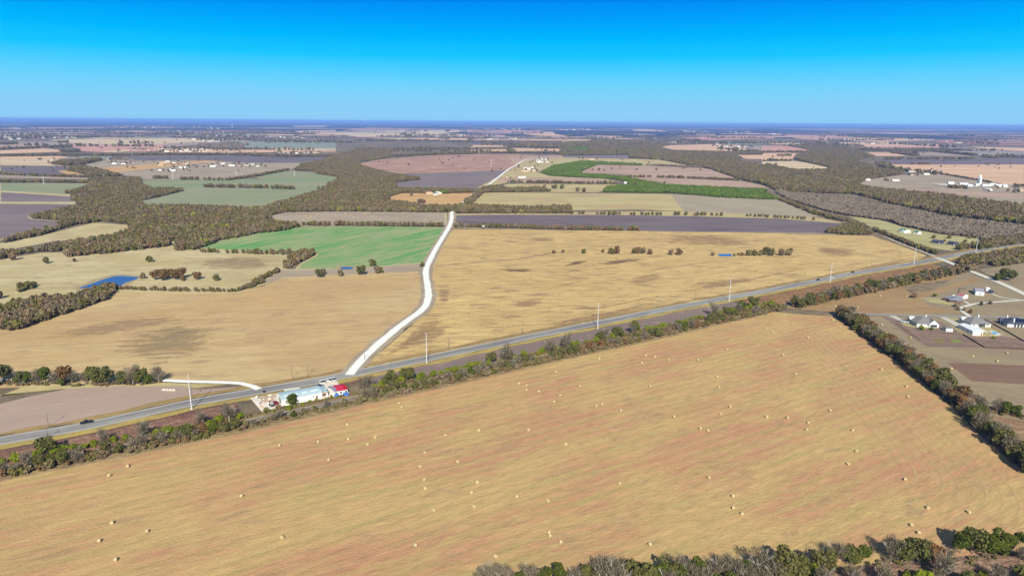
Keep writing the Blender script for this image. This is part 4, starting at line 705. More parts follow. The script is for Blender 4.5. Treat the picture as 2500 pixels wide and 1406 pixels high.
# instanced woods
TM['wbrown']=leafmat('mixed_autumn_wood',[(144,126,106),(130,114,90),(138,120,96),(118,112,62),(144,126,102),(136,108,80),(112,112,54),(146,128,108),(158,154,56),(138,122,100)],.15,(.85,1.18))
TM['wgrey']=leafmat('leafless_grey_wood',[(154,138,122),(148,132,116),(158,142,126),(140,128,102)],.15,(.88,1.15))
TM['wgreen']=leafmat('cedar_wood',[(112,134,50),(98,122,48),(122,140,54),(130,122,72)],.15)
def instancer(name,pts,mat,bare,r=3.4,h=7.5):
    coll=bpy.data.collections.new(name+'_models')
    for i in range(4):
        me=leaf_mesh(name+'_model',r,h,130 if not bare else 150,.8 if not bare else .95,mat,7,False,False)
        coll.objects.link(bpy.data.objects.new(name+'_model',me))
    pts=[p for p in pts if p[1]>0]; n=len(pts); me=bpy.data.meshes.new(name); me.from_pydata([(p[0],p[1],-.2) for p in pts],[],[])
    a=me.attributes.new('sz','FLOAT','POINT'); a.data.foreach_set('value',[p[2] for p in pts])
    a=me.attributes.new('rot','FLOAT_VECTOR','POINT'); a.data.foreach_set('vector',np.stack([np.zeros(n),np.zeros(n),rng.uniform(0,6.28,n)],1).ravel())
    a=me.attributes.new('pid','INT','POINT'); a.data.foreach_set('value',rng.integers(0,4,n))
    o=link(bpy.data.objects.new(name,me)); g=bpy.data.node_groups.new(name,'GeometryNodeTree')
    g.interface.new_socket('Geometry',in_out='INPUT',socket_type='NodeSocketGeometry'); g.interface.new_socket('Geometry',in_out='OUTPUT',socket_type='NodeSocketGeometry')
    gi=g.nodes.new('NodeGroupInput'); go=g.nodes.new('NodeGroupOutput'); ip=g.nodes.new('GeometryNodeInstanceOnPoints'); ci=g.nodes.new('GeometryNodeCollectionInfo')
    ci.inputs[0].default_value=coll; ci.inputs[1].default_value=True; ci.inputs[2].default_value=True; ip.inputs['Pick Instance'].default_value=True
    for nm,ty,so_ in (('sz','FLOAT','Scale'),('rot','FLOAT_VECTOR','Rotation'),('pid','INT','Instance Index')):
        na=g.nodes.new('GeometryNodeInputNamedAttribute'); na.data_type=ty; na.inputs[0].default_value=nm
        out_=[s for s in na.outputs if s.enabled and s.name=='Attribute'][0]; g.links.new(out_,ip.inputs[so_])
    g.links.new(gi.outputs[0],ip.inputs['Points']); g.links.new(ci.outputs[0],ip.inputs['Instance']); g.links.new(ip.outputs[0],go.inputs[0])
    md=o.modifiers.new('scatter','NODES'); md.node_group=g; print(name,n); return o
# tangled undergrowth below the individually built trees
UG=[]
def under(l,n,lo,hi,wd,off,skip=None):
    for _ in range(n):
        for X,Y,s1,_k,_p in along(l,2.6,off,wd,['x'],[1],'',lo,hi,.12):
            a=proj(X,Y,0)[0]
            if skip and skip[0]<a<skip[1]: s1*=.55
            UG.append((X,Y,s1))
under(RC1,3,.45,.82,3.4,-6.8,(600,880)); under(RC1,2,.34,.55,1.8,6.8,(600,880))
under(clip(RW,1910,2345),3,.3,.55,6,-9); under(RH,3,.28,.55,5,3.5); under(RH2,3,.28,.5,5,3.5)
under(smooth_line(P_('N',(2380,1003),(2430,1010),(2510,1024)),6),2,.3,.5,3,1.5)
under(smooth_line(P_('N',(1165,1440),(1300,1430),(1450,1422),(1580,1422),(1750,1414),(1900,1408),(2010,1400)),6),3,.3,.55,3,0)
under(smooth_line(P_('N',(2020,1385),(2150,1382),(2300,1376),(2480,1352)),6),1,.25,.45,3,0)
under(smooth_line(P_('N',(1900,1440),(2150,1430),(2500,1420)),6),2,.15,.35,9,0)
under(smooth_line(P_('N',(-20,940),(100,938),(200,940),(300,938),(392,936)),6),2,.25,.5,3,0)
tag(instancer('hedge_undergrowth',UG,TM['wbrown'],False,3.2,5.5),'low tangled brush filling the hedgerows between the trees','brush',kind='stuff')
tag(instancer('brown_woodland',STUFF['brown'],TM['wbrown'],True),'brown leafless and autumn woods along the creeks and field edges','woodland',kind='stuff')
tag(instancer('grey_woodland',STUFF['grey'],TM['wgrey'],True),'smooth grey leafless wood spreading at the right','woodland',kind='stuff')
tag(instancer('cedar_woodland',STUFF['green'],TM['wgreen'],False,2.8,6.5),'green cedar belt curving between the farm fields','woodland',kind='stuff')
# low scrub ground in the bottom right corner
loft('scrub_ground',P_('N',(1700,1440),(1900,1412),(2050,1385),(2150,1372),(2300,1360),(2400,1352),(2560,1335)),P_('N',(1500,1560),(1800,1540),(2100,1540),(2400,1530),(2700,1520)),150,60,
  field_mat('pinkish_scrub',(150,118,98),(164,132,112),(130,104,84),(178,156,118),ang=0,patch=7,slen=5,sw=2,streak=.7,fine=.5,contrast=.35,bump=.8),h=1.0,sc_=.5)
loft('scrub_ground',P_('N',(2350,1000),(2400,1008),(2450,1018),(2560,1035)),P_('N',(2360,1020),(2430,1090),(2520,1150),(2620,1230)),60,40,
  field_mat('brown_scrub',(160,128,100),(150,118,92),(176,146,110),ang=0,patch=7,slen=5,sw=2,contrast=.3),h=.7,sc_=.5)
loft('hedge_floor',clip(offset(RW,-2.5),-420,1890),clip(offset(RW,-13),-420,1890),300,10,field_mat('hedge_bottom_grass',(164,140,104),(140,118,92),(176,150,100),ang=32,patch=5,slen=5,sw=1.5,contrast=.35),h=.5,sc_=.6,z=.05)
loft('hedge_floor',clip(offset(RW,11),-420,1890),clip(offset(RW,2.6),-420,1890),300,8,field_mat('hedge_top_grass',(150,126,98),(130,108,84),(170,146,96),ang=32,patch=5,slen=5,sw=1.5,contrast=.35),h=.4,sc_=.6,z=.05)
# ================================================================== BALES
HAY=[]
for i in range(3):
    m,t,b=newmat('baled_hay'); tcn=t.nodes.new('ShaderNodeTexCoord')
    col=mixn(t,rampn(t,noisen(t,mapn(t,tcn.outputs['Object'],0,(1,5,5)),2.5,5,.7),[(.35,0),(.65,1)]),A([(184,160,112),(192,168,120),(176,154,112)][i]),A((218,198,152)))
    t.links.new(col,b.inputs['Base Color']); HAY.append(m)
def bale_mesh(m):
    bm=bmesh.new(); n=20; prof=[(-.78,.0),(-.80,.55),(-.76,.86),(-.66,.96),(0,.99),(.66,.96),(.76,.86),(.80,.55),(.78,.0)]; rings=[]
    for x,r in prof:
        if r==0: rings.append([bm.verts.new((x,0,.93))]); continue
        rg=[]
        for i in range(n):
            a=2*math.pi*i/n; rr=r*(1+random.uniform(-.025,.025)); z=.93+math.sin(a)*rr; z=max(z,.0)
            rg.append(bm.verts.new((x+random.uniform(-.02,.02),math.cos(a)*rr*1.02,z)))
        rings.append(rg)
    for a,b in zip(rings,rings[1:]):
        for i in range(n):
            j=(i+1)%n
            if len(a)==1: bm.faces.new((a[0],b[j],b[i]))
            elif len(b)==1: bm.faces.new((a[i],a[j],b[0]))
            else: bm.faces.new((a[i],a[j],b[j],b[i]))
    bmesh.ops.recalc_face_normals(bm,faces=bm.faces); me=bpy.data.meshes.new('hay_bale'); bm.to_mesh(me); bm.free(); me.materials.append(m); return me
BM=[bale_mesh(m) for m in HAY]
bales=[(311,1136),(266,1159),(273,1274),(358,1295),(242,1318),(282,1364),(590,1209),(683,1086),(688,1310),(974,984),(981,993),(848,1035),(777,1077),(851,1071),(917,1066),(897,1084),(803,1121),(1036,1104),(1026,1138),(1086,1062),(1169,1049),(1118,1126),(1036,1169),(1038,1190),(1165,1175),(1152,1201),(1157,1235),(1059,1244),(1261,1211),(1290,1048),(1267,935),(1286,940),(1284.5,951),(1357,907),(1463,874),(1576,867),(1599.5,870),(1566,885),(1633,878),(1704,877),(1776,852),(1416,941.6),(1316,954.6),(1367,964.5),(1353,980),(1456.6,990),(1470,986),(1515,1001),(1587,941.6),(1751,919),(1756,944),(1782.5,990.6),(1759,1009.6),(1646,1016),(1710,1044),(1728,1050),(1872,1016),(1382,1083),(1513,1178),(1731,1164),(1789,1209.5),(1791,1238),(1812,1253),(1586.6,1327),(2091.6,1100),(2071,1131),(1014,1329),(1210,1356),(1338,1221),(1341,1298),(1342,1306),(1369,1321),(2210,1168.7),(2266,1238),(2366,1248),(2226.5,1280),(2244,1299),(2152,901),(2214,942),(2218,967),(2027.7,1000.8),(2082,1049.4),(1943,912),(1923,1018),(1974,1031),(1970,1047),(1869,801),(1887,809.5),(1937,792),(1972.6,823),(1912,865.6),(2034,780.6)]
side=[(2149,722),(2214,723.5),(2040,747),(2088,751),(2093.5,750),(2153.6,792),(2164.6,813),(2223.5,823),(2376,869),(2459,860.5),(2435,881),(2323,899),(2293,915.5),(2360,965)]
farb=px('B',[(600,992),(660,1028),(697,1022),(545,1010),(540,1025),(517,1030),(870,988),(1055,990),(1060,985),(950,1022),(1133,1012),(1165,1015),(1200,1048),(1363,1030),(1410,988),(1468,1012),(1640,1035),(1637,1045),(1715,1025),(210,995),(490,1000),(470,1043),(265,1040),(920,1000),(1105,985),(780,1000)])
def bplace(x,y,s):
    if s=='f': return 'distant strip field behind the green wheat'
    if s=='s': return 'mown land right of the hedgerow, '+('upper' if y<770 else 'near the white houses' if y<850 else 'by the plowed plot')
    v='top' if y<960 else 'middle' if y<1130 else 'bottom'; h='left' if x<700 else 'center left' if x<1250 else 'center right' if x<1850 else 'right'
    return f'{v} {h} of the big hay field'
allb=[(x,y,bplace(x,y,'m'),'hay bales on the big mown field') for x,y in bales]+[(x,y,bplace(x,y,'s'),'hay bales right of the hedgerow') for x,y in side]+[(x,y,bplace(x,y,'f'),'distant hay bales') for x,y in farb]
allb.sort(); cnt={}; tot={}
for b in allb: tot[b[2]]=tot.get(b[2],0)+1
for x,y,pl,gr in allb:
    cnt[pl]=cnt.get(pl,0)+1; o=link(bpy.data.objects.new('hay_bale',random.choice(BM))); X,Y=at(x,y,.9); o.location=(X,Y,.1); o.rotation_euler=(0,0,R(random.choice([25,-25,60,100,-60,10])+random.uniform(-15,15)))
    if gr[0]=='d': o.scale=(.95,)*3
    else: o.scale=(.74,.74,.74)
    od='' if tot[pl]==1 else ordn(cnt[pl])+' from left, '
    tag(o,f"round straw bale, {od}{pl}",'hay bale',gr)
# ================================================================== BUILDINGS
MW=paint('white_wall',(246,244,238),.8,.04,.3); MGR=paint('grey_shingle',(134,130,130),.9,.12,1.); MDK=paint('dark_shingle',(72,76,96),.8,.15,1.); MBR=paint('brick_wall',(138,92,80),.9,.2,2.)
MWIN=paint('window_glass',(60,66,80),.2,.1,1.,.6); MTR=paint('trim_white',(240,240,236),.7,.05,1.); MGN=paint('green_metal_roof',(40,128,112),.5,.1,.5); MBL=paint('blue_grey_metal',(176,196,206),.45,.06,.3,.5)
MRED=paint('red_metal_roof',(204,52,74),.6,.12,.4); MRD2=paint('deep_red_roof',(184,30,48),.6,.12,.4); MGM=paint('faded_grey_roof',(150,136,160),.7,.12,.5); MTAN=paint('tan_wall',(214,170,132),.85,.1,.5); MTIN=paint('white_metal_roof',(244,248,248),.5,.04,.3,.5)
MSLATE=paint('dark_blue_siding',(70,80,110),.8,.1,1.)
def frame3(a,b,c):
    Aw=np.array(at(*a));Bw=np.array(at(*b));Cw=np.array(at(*c)); ux=(Bw-Aw); wd=np.linalg.norm(ux); ux/=wd; uy=np.array([-ux[1],ux[0]]); dp=float((Cw-Aw)@uy); return Aw,math.atan2(ux[1],ux[0]),wd,abs(dp)
def roofmesh(kind,w_,d,z,rh,ov,th=.2):
    mb=MB(); x0,x1,y0,y1=-ov,w_+ov,-ov,d+ov
    if kind=='hip':
        k=min(w_,d)/2+ov
        if w_>=d: r=[(x0+k,d/2,z+rh),(x1-k,d/2,z+rh)]
        else: r=[(w_/2,y0+k,z+rh),(w_/2,y1-k,z+rh)]
        b=[(x0,y0,z),(x1,y0,z),(x1,y1,z),(x0,y1,z)]; lo=[(x,y,z-th) for x,y,_ in b]
        if w_>=d: f=[(0,1,5,4),(1,2,5),(2,3,4,5),(3,0,4)]
        else: f=[(0,1,4),(1,2,5,4),(2,3,5),(3,0,4,5)]
        mb.add(b+r+lo,f+[(6,7,1,0),(7,8,2,1),(8,9,3,2),(9,6,0,3),(9,8,7,6)])
    elif kind=='gablex': # ridge along x
        v=[(x0,y0,z),(x1,y0,z),(x1,d/2,z+rh),(x0,d/2,z+rh),(x1,y1,z),(x0,y1,z)]; v+=[(a,b,c-th) for a,b,c in v]
        mb.add(v,[(0,1,2,3),(3,2,4,5),(6,9,8,7),(9,11,10,8),(0,6,7,1),(4,10,11,5),(0,3,9,6),(3,5,11,9),(1,7,8,2),(2,8,10,4)])
    elif kind=='gabley':
        v=[(x0,y0,z),(x0,y1,z),(w_/2,y1,z+rh),(w_/2,y0,z+rh),(x1,y1,z),(x1,y0,z)]; v+=[(a,b,c-th) for a,b,c in v]
        mb.add(v,[(0,3,2,1),(3,5,4,2),(6,7,8,9),(9,8,10,11),(0,1,7,6),(4,5,11,10),(0,6,9,3),(3,9,11,5),(1,2,8,7),(2,4,10,8)])
    elif kind=='arch':
        n=9; v=[]
        for i in range(n):
            t=i/(n-1); y=y0+(y1-y0)*t; zz=z+rh*math.sin(math.pi*t)**.8
            v+=[(x0,y,zz),(x1,y,zz)]
        m0=len(v); v+=[(a,b,c-th) for a,b,c in v]; f=[(2*i,2*i+1,2*i+3,2*i+2) for i in range(n-1)]+[(m0+2*i,m0+2*i+2,m0+2*i+3,m0+2*i+1) for i in range(n-1)]
        f+=[(2*i,2*i+2,m0+2*i+2,m0+2*i) for i in range(n-1)]+[(2*i+1,m0+2*i+1,m0+2*i+3,2*i+3) for i in range(n-1)]+[(0,m0,m0+1,1),(2*n-2,2*n-1,m0+2*n-1,m0+2*n-2)]
        mb.add(v,f)
    return mb
def wallmesh(kind,w_,d,hh,rh):
    mb=MB()
    if kind=='gablex': mb.add([(0,0,0),(w_,0,0),(w_,d,0),(0,d,0),(0,0,hh),(w_,0,hh),(w_,d,hh),(0,d,hh),(0,d/2,hh+rh-.25),(w_,d/2,hh+rh-.25)],[(0,1,5,4),(1,2,6,9,5),(2,3,7,6),(3,0,4,8,7)])
    elif kind=='gabley': mb.add([(0,0,0),(w_,0,0),(w_,d,0),(0,d,0),(0,0,hh),(w_,0,hh),(w_,d,hh),(0,d,hh),(w_/2,0,hh+rh-.25),(w_/2,d,hh+rh-.25)],[(0,1,5,8,4),(1,2,6,5),(2,3,7,9,6),(3,0,4,7)])
    elif kind=='arch':
        n=9; v=[(0,0,0),(w_,0,0),(w_,d,0),(0,d,0)]; l=[];r=[]
        for i in range(n):
            t=i/(n-1); v+=[(0,d*t,hh+(rh*math.sin(math.pi*t)**.8)-.25)]; l.append(len(v)-1); v+=[(w_,d*t,hh+(rh*math.sin(math.pi*t)**.8)-.25)]; r.append(len(v)-1)
        mb.add(v,[(0,1,r[0],l[0]),(2,3,l[-1],r[-1]),(1,2)+tuple(r[::-1]),(3,0)+tuple(l)])
    else: mb.box(0,w_,0,d,0,hh-.02)
    return mb
def building(name,a,b,c,hh,rh,kind,wm,rm,label,cat='house',ov=.5,wins=3,door=True,sidewins=2,depth=None,group=None,chim=None,z0=.12,swap=None,roofth=.2):
    Aw,an,w_,d=frame3(a,b,c); d=depth or d; e=empty(name,(Aw[0],Aw[1],z0),an); tag(e,label,cat,group)
    wallmesh(kind,w_,d,hh,rh).build('wall',wm,e)
    rf=roofmesh(kind,w_,d,hh,rh,ov,roofth).build('roof',rm,e)
    if chim:
        for cx,cy in chim: q=MB().box(cx*w_-.4,cx*w_+.4,cy*d-.4,cy*d+.4,hh-.5,hh+rh+.35).build('chimney',MTR if wm is not MBR else MBR,e)
    for i in range(wins):
        x=w_*(i+.7)/(wins+.4+(1 if door else 0)); mw=MB().box(x-.55,x+.55,-.06,.03,.95,2.1).build('window',MWIN,e)
        MB().box(x-.65,x+.65,-.09,-.03,.82,.93).build('sill',MTR,mw)
    for i in range(sidewins):
        y=d*(i+.8)/(sidewins+.6); MB().box(-.06,.03,y-.55,y+.55,.95,2.1).build('window',MWIN,e)
    if door: x=w_*.86; dd=MB().box(x-.55,x+.55,-.07,.03,.02,2.1).build('door',MBR if wm is MW else MTR,e); MB().tube((x+.4,-.07,1.),(x+.4,-.16,1.),.05,.05,6).build('handle',MDK,dd)
    return e,w_,d
# three large houses
e,w1_,d1_=building('white_house',(2237.8,797.8),(2292,799.5),(2213.8,784),3.0,3.6,'hip',MW,MGR,'white house with grey hip roof, leftmost of three on the estate road',chim=[(.72,.78)],wins=3,door=False,sidewins=4,ov=.8)
def gable_front(e,x0,x1,y,hh,rh,wm,rm,dep=6.):
    p=empty('porch_gable',(0,0,0)); p.parent=e
    MB().add([(x0,y,0),(x1,y,0),(x1,y,hh),(x0,y,hh),((x0+x1)/2,y,hh+rh),(x0,y+dep,hh),(x1,y+dep,hh),((x0+x1)/2,y+dep,hh+rh),(x0,y+1.5,0),(x1,y+1.5,0)],[(0,1,2,4,3),(0,3,5,8),(1,9,6,2)]).build('gable_wall',wm,p)
    m=(x0+x1)/2; MB().add([(x0-.5,y-.3,hh-.2),(m,y-.3,hh+rh+.15),(m,y+dep,hh+rh+.15),(x0-.5,y+dep,hh-.2),(x1+.5,y-.3,hh-.2),(x1+.5,y+dep,hh-.2)],[(0,1,2,3),(1,4,5,2)]).build('gable_roof',rm,p)
    MB().box(x0+.6,x1-.6,y-.05,y+.05,.2,2.3).build('opening',MWIN,p)
gable_front(e,w1_*.55,w1_*.92,-.9,3.2,2.7,MW,MGR,7.5); 
MB().add([(-.75,d1_*.62,2.9),(-.75,d1_*.95,2.9),(-.75,d1_*.785,5.2),(3.5,d1_*.62,2.9),(3.5,d1_*.95,2.9),(3.5,d1_*.785,5.2)],[(0,1,2),(0,2,5,3),(2,1,4,5)]).build('side_gable',MW,e)
e,w2_,d2_=building('white_house',(2369,798.4),(2418.5,798.6),(2345,785.8),3.0,3.8,'hip',MW,MGR,'white house with grey hip roof behind the long white shed',chim=[(.82,.8)],wins=4,door=False,sidewins=4,ov=.8)
MB().box(w2_*.42,w2_*.72,-.08,.04,.1,2.5).build('porch_opening',MWIN,e)
MB().add([(-.75,d2_*.62,2.9),(-.75,d2_*.95,2.9),(-.75,d2_*.785,5.2),(3.5,d2_*.62,2.9),(3.5,d2_*.95,2.9),(3.5,d2_*.785,5.2)],[(0,1,2),(0,2,5,3),(2,1,4,5)]).build('side_gable',MW,e)
e,w3_,d3_=building('dark_roofed_house',(2459,798.2),(2512,800.5),(2445.5,788),3.0,3.8,'hip',MW,MDK,'white house with dark blue roof and solar panels at the right edge',chim=[(.3,.1),(.3,.9)],wins=0,door=False,sidewins=3,ov=.7)
for i in range(4): MB().box(w3_*(.3+.15*i),w3_*(.3+.15*i)+1.7,-.08,.04,.1,2.4).build('porch_opening',MWIN,e)
for i in range(3): 
    x=w3_*(.38+.16*i); MB().add([(x,1.0,4.0),(x+2.2,1.0,4.0),(x+2.2,4.2,6.25),(x,4.2,6.25)],[(0,1,2,3)]).build('solar_panel',paint('solar_cell',(28,32,60),.25,.05,1.,.6),e)
building('detached_garage',(2441,791.5),(2447,792),(2434,784),2.8,2.2,'gablex',MSLATE,MDK,'small dark gabled garage beside the solar panel house','garage',wins=0,door=False,sidewins=0,depth=5)
# long white shed, small shed, carport
e,ws,ds=building('metal_shed',(2374,818.8),(2399,819.3),(2348.5,801.5),3.4,1.0,'gabley',MW,MTIN,'long white metal shed with white roof below the second house','shed',ov=.15,wins=0,door=True,sidewins=0)
for i in range(1,3): MB().box(-.08,.02,ds*i/3-.12,ds*i/3+.12,0,3.4).build('wall_post',MSLATE,e)
MB().add([(ws+.1,0,3.3),(ws+4.5,0,2.6),(ws+4.5,ds*.75,2.6),(ws+.1,ds*.75,3.3)],[(0,1,2,3)]).build('carport_roof',MTIN,e)
for yy in (.2,ds*.37,ds*.73): MB().tube((ws+4.4,yy,0),(ws+4.4,yy,2.6),.1,.1,6).build('carport_post',MDK,e)
building('garden_shed',(2309,809.8),(2325.6,810.5),(2303,804.8),2.8,.7,'gablex',MW,MGR,'small white garden shed between the two grey roofed houses','shed',ov=.2,wins=0,door=False,sidewins=1)
POOLW,tt,bb=newmat('pool_water'); bb.inputs['Base Color'].default_value=A((46,176,214))+(1,); bb.inputs['Roughness'].default_value=.1
e=empty('swimming_pool',(0,0,0)); tag(e,'turquoise rectangular swimming pool in the backyard by the long shed','swimming pool')
P4=P_('V',(1800,425),(1890,418),(2000,472),(1920,488)); mesh_obj('pool_water',[(x,y,.42) for x,y in P4],[(0,3,2,1)] if 1 else None,POOLW,e)
for i in range(4):
    a=np.array(P4[i]);b=np.array(P4[(i+1)%4]); n_=np.array([-(b-a)[1],(b-a)[0]]); n_=n_/np.linalg.norm(n_)*.4
    v=[(*q,zz) for zz in (.1,.5) for q in (a-n_,b-n_,b+n_,a+n_)]; mesh_obj('pool_edge',v,[(4,5,6,7),(0,1,5,4),(1,2,6,5),(2,3,7,6),(3,0,4,7)],MTR,e)
# farmhouse complex
e,wf,df=building('brick_farmhouse',(2317,738.5),(2342,742.2),(2307,729.5),2.8,2.4,'hip',MBR,paint('blue_grey_shingle',(140,138,150),.9,.1,1.),'low brick farmhouse with grey hip roof on the curving drive','house',ov=.8,wins=3,door=True,depth=15)
q=building('farmhouse_wing',(2303.5,733.6),(2318,736.5),(2303,729),2.7,1.8,'hip',MBR,paint('grey_shingle',(126,124,134),.9,.1,1.),'left wing of brick building with grey roof beside the farmhouse','house',ov=.7,wins=2,door=False,depth=11)
building('red_barn',(2336,728),(2350,731),(2334,722),3.2,1.6,'gablex',MW,paint('faded_red_roof',(176,112,116),.7,.1,1.),'white barn with faded red roof behind the brick farmhouse','barn',ov=.3,wins=0,door=False,sidewins=0,depth=9)
building('white_barn',(2380.8,720.6),(2402,722.6),(2379,714),3.8,1.6,'gablex',MW,paint('lilac_grey_metal',(162,158,176),.5,.05,.4),'white barn with grey metal roof near the top right drive','barn',ov=.2,wins=1,door=False,sidewins=0,depth=15)
def tank(name,p,r,h,label,m=MTIN,dome=True,z=0):
    X,Y=at(*p); e=empty(name,(X,Y,z)); tag(e,label,'tank'); MB().tube((0,0,0),(0,0,h),r,r,20).build('shell',m,e,False)
    mb=MB(); 
    for i in range(3): mb.tube((0,0,h+r*.35*math.sin(i*.5)),(0,0,h+r*.35*math.sin((i+1)*.5)),r*math.cos(i*.5),r*math.cos((i+1)*.5),20,cap=False)
    mb.build('roof_cap',m,e); return e
tank('storage_tank',(2410,710),2.0,3.0,'round white storage tank right behind the white barn'); tank('storage_tank',(2327.5,729),1.7,3.0,'round white tank between farmhouse and red roofed barn')
building('pickup_shelter',(2412,715),(2420,716.5),(2411,712),2.2,.8,'gablex',MSLATE,MDK,'small dark open shelter beside the white tank','shelter',wins=0,door=False,sidewins=0,depth=4)
# green roofs and dark roofs on the lawn
building('green_roofed_barn',(2193,567),(2206,569.5),(2191,560),3.6,1.8,'gablex',MW,MGN,'barn with green metal roof and white walls on lawn by the wood','barn',ov=.3,wins=1,door=False,sidewins=0,depth=13)
building('white_shed',(2206.5,570),(2220,569.5),(2205,566),3.2,1.2,'gablex',MW,MTIN,'white shed attached right of the green roofed barn','shed',ov=.2,wins=0,door=True,sidewins=0,depth=9)
building('green_roofed_shed',(2230,571),(2239.5,572.5),(2228,567),3.0,1.4,'gablex',MW,MGN,'smaller shed with green roof right of the green roofed barn','shed',ov=.3,wins=0,door=True,sidewins=0,depth=9)
building('dark_house',(2274,593.5),(2296,596.5),(2272,587),3.0,1.8,'gablex',MSLATE,MDK,'long dark blue roofed house, left one of the pair on the lawn','house',wins=4,depth=10)
building('dark_house',(2312,597),(2331.5,600),(2311,591),3.0,1.8,'gablex',MSLATE,MDK,'dark blue roofed house, right one of the pair on the lawn','house',wins=3,depth=9)
# ---- warehouse compound
yard=paint('white_yard_gravel',(236,222,208),.95,.22,.25); sheet('yard',P_('W',(100,600),(400,555),(730,500),(1200,415),(1740,290),(1730,190),(2090,130),(2200,280),(2440,470),(2380,530),(1950,600),(1250,720),(700,850),(380,930)),yard,z=.42,wob=.4)
sheet('yard_debris_ground',P_('W',(330,560),(720,500),(700,640),(560,700),(380,680)),field_mat('rubble',(214,184,156),(196,160,130),(230,214,196),(150,136,128),ang=10,patch=3,slen=3,sw=1,contrast=.4),z=.45,wob=1)
ribbon('yard_entrance',smooth_line(P_('W',(1270,370),(1100,390),(900,420)),3),4,.35,GRY)
e,ww,dw=building('warehouse',(689.4,992),(787.2,972.6),(675,977),3.9,1.4,'arch',MW,MBL,'long white warehouse with pale blue metal roof by the highway','warehouse',ov=.25,wins=0,door=True,sidewins=0,z0=.4)
SK=paint('skylight_panel',(226,234,238),.4,.05,1.,.5)
for i,x in enumerate([.08,.14,.30,.36,.52,.56,.60,.74,.78,.83,.88]):
    y0=dw*.12; y1=dw*.26; zf=lambda y:3.9+1.4*math.sin(math.pi*(y+.25)/(dw+.5))**.8+.04
    MB().add([(ww*x,y0,zf(y0)),(ww*x+1.0,y0,zf(y0)),(ww*x+1.0,y1,zf(y1)),(ww*x,y1,zf(y1))],[(0,1,2,3)]).build('skylight',SK,e)
MB().box(ww*.06,ww*.98,-.12,-.02,3.55,3.68).build('gutter',MTR,e); MB().box(-.1,-.02,dw*.3,dw*.62,0,3.2).build('roller_door',MGR,e)
for x in (.2,.45,.7): MB().tube((ww*x,-.08,.1),(ww*x,-.08,3.6),.07,.07,6).build('downpipe',MTR,e)
MB().box(ww*.765,ww*.79,-.4,-.05,2.0,2.5).build('vent_unit',MGR,e)
e,wa,da=building('office_annex',(788.2,971.2),(800.5,969),(779.5,957),3.2,.5,'gablex',MTAN,MBL,'tan walled annex with pale blue roof at the right end of warehouse','annex',ov=.2,wins=2,door=True,sidewins=0,z0=.4)
# red roofed building: two ranges and a grey one
for nm,a,b,rm,lb in (('grey_roofed_shed',(818,968.5),(824.5,966.8),MGM,'faded grey roofed shed, left part of the row beside the warehouse'),('red_roofed_shed',(825,966.8),(840.5,963.8),MRED,'bright red roofed shed, middle of the row beside the warehouse'),('deep_red_shed',(841,963.6),(849,962),MRD2,'deep red roofed shed, right end of the row beside the warehouse')):
    building(nm,a,b,(a[0]-9.5,a[1]-13.5),3.0,.9,'gablex',MW,rm,lb,'shed',ov=.25,wins=1,door=False,sidewins=0,z0=.4)
BLUE=paint('blue_tarp',(50,110,200),.6,.1,1.)
for p,sx_,lb in (((822,966),1.,'left'),((844,963),1.4,'right')):
    X,Y=at(p[0],p[1]+2.5); e=mesh_obj('tarp_stack',[],[],BLUE); bpy.data.objects.remove(e); mb=MB(); mb.add([(-1.5*sx_,-.8,0),(1.5*sx_,-.8,0),(1.5*sx_,.8,0),(-1.5*sx_,.8,0),(-1.0*sx_,-.5,1.4),(1.1*sx_,-.4,1.6),(.9*sx_,.5,1.5),(-1.2*sx_,.4,1.3)],[(4,5,6,7),(0,1,5,4),(1,2,6,5),(2,3,7,6),(3,0,4,7)]); o=mb.build('tarp_pile',BLUE); o.location=(X,Y,.42); tag(o,f'blue tarp covered pile, {lb} of two, before the red roofed sheds','pile')
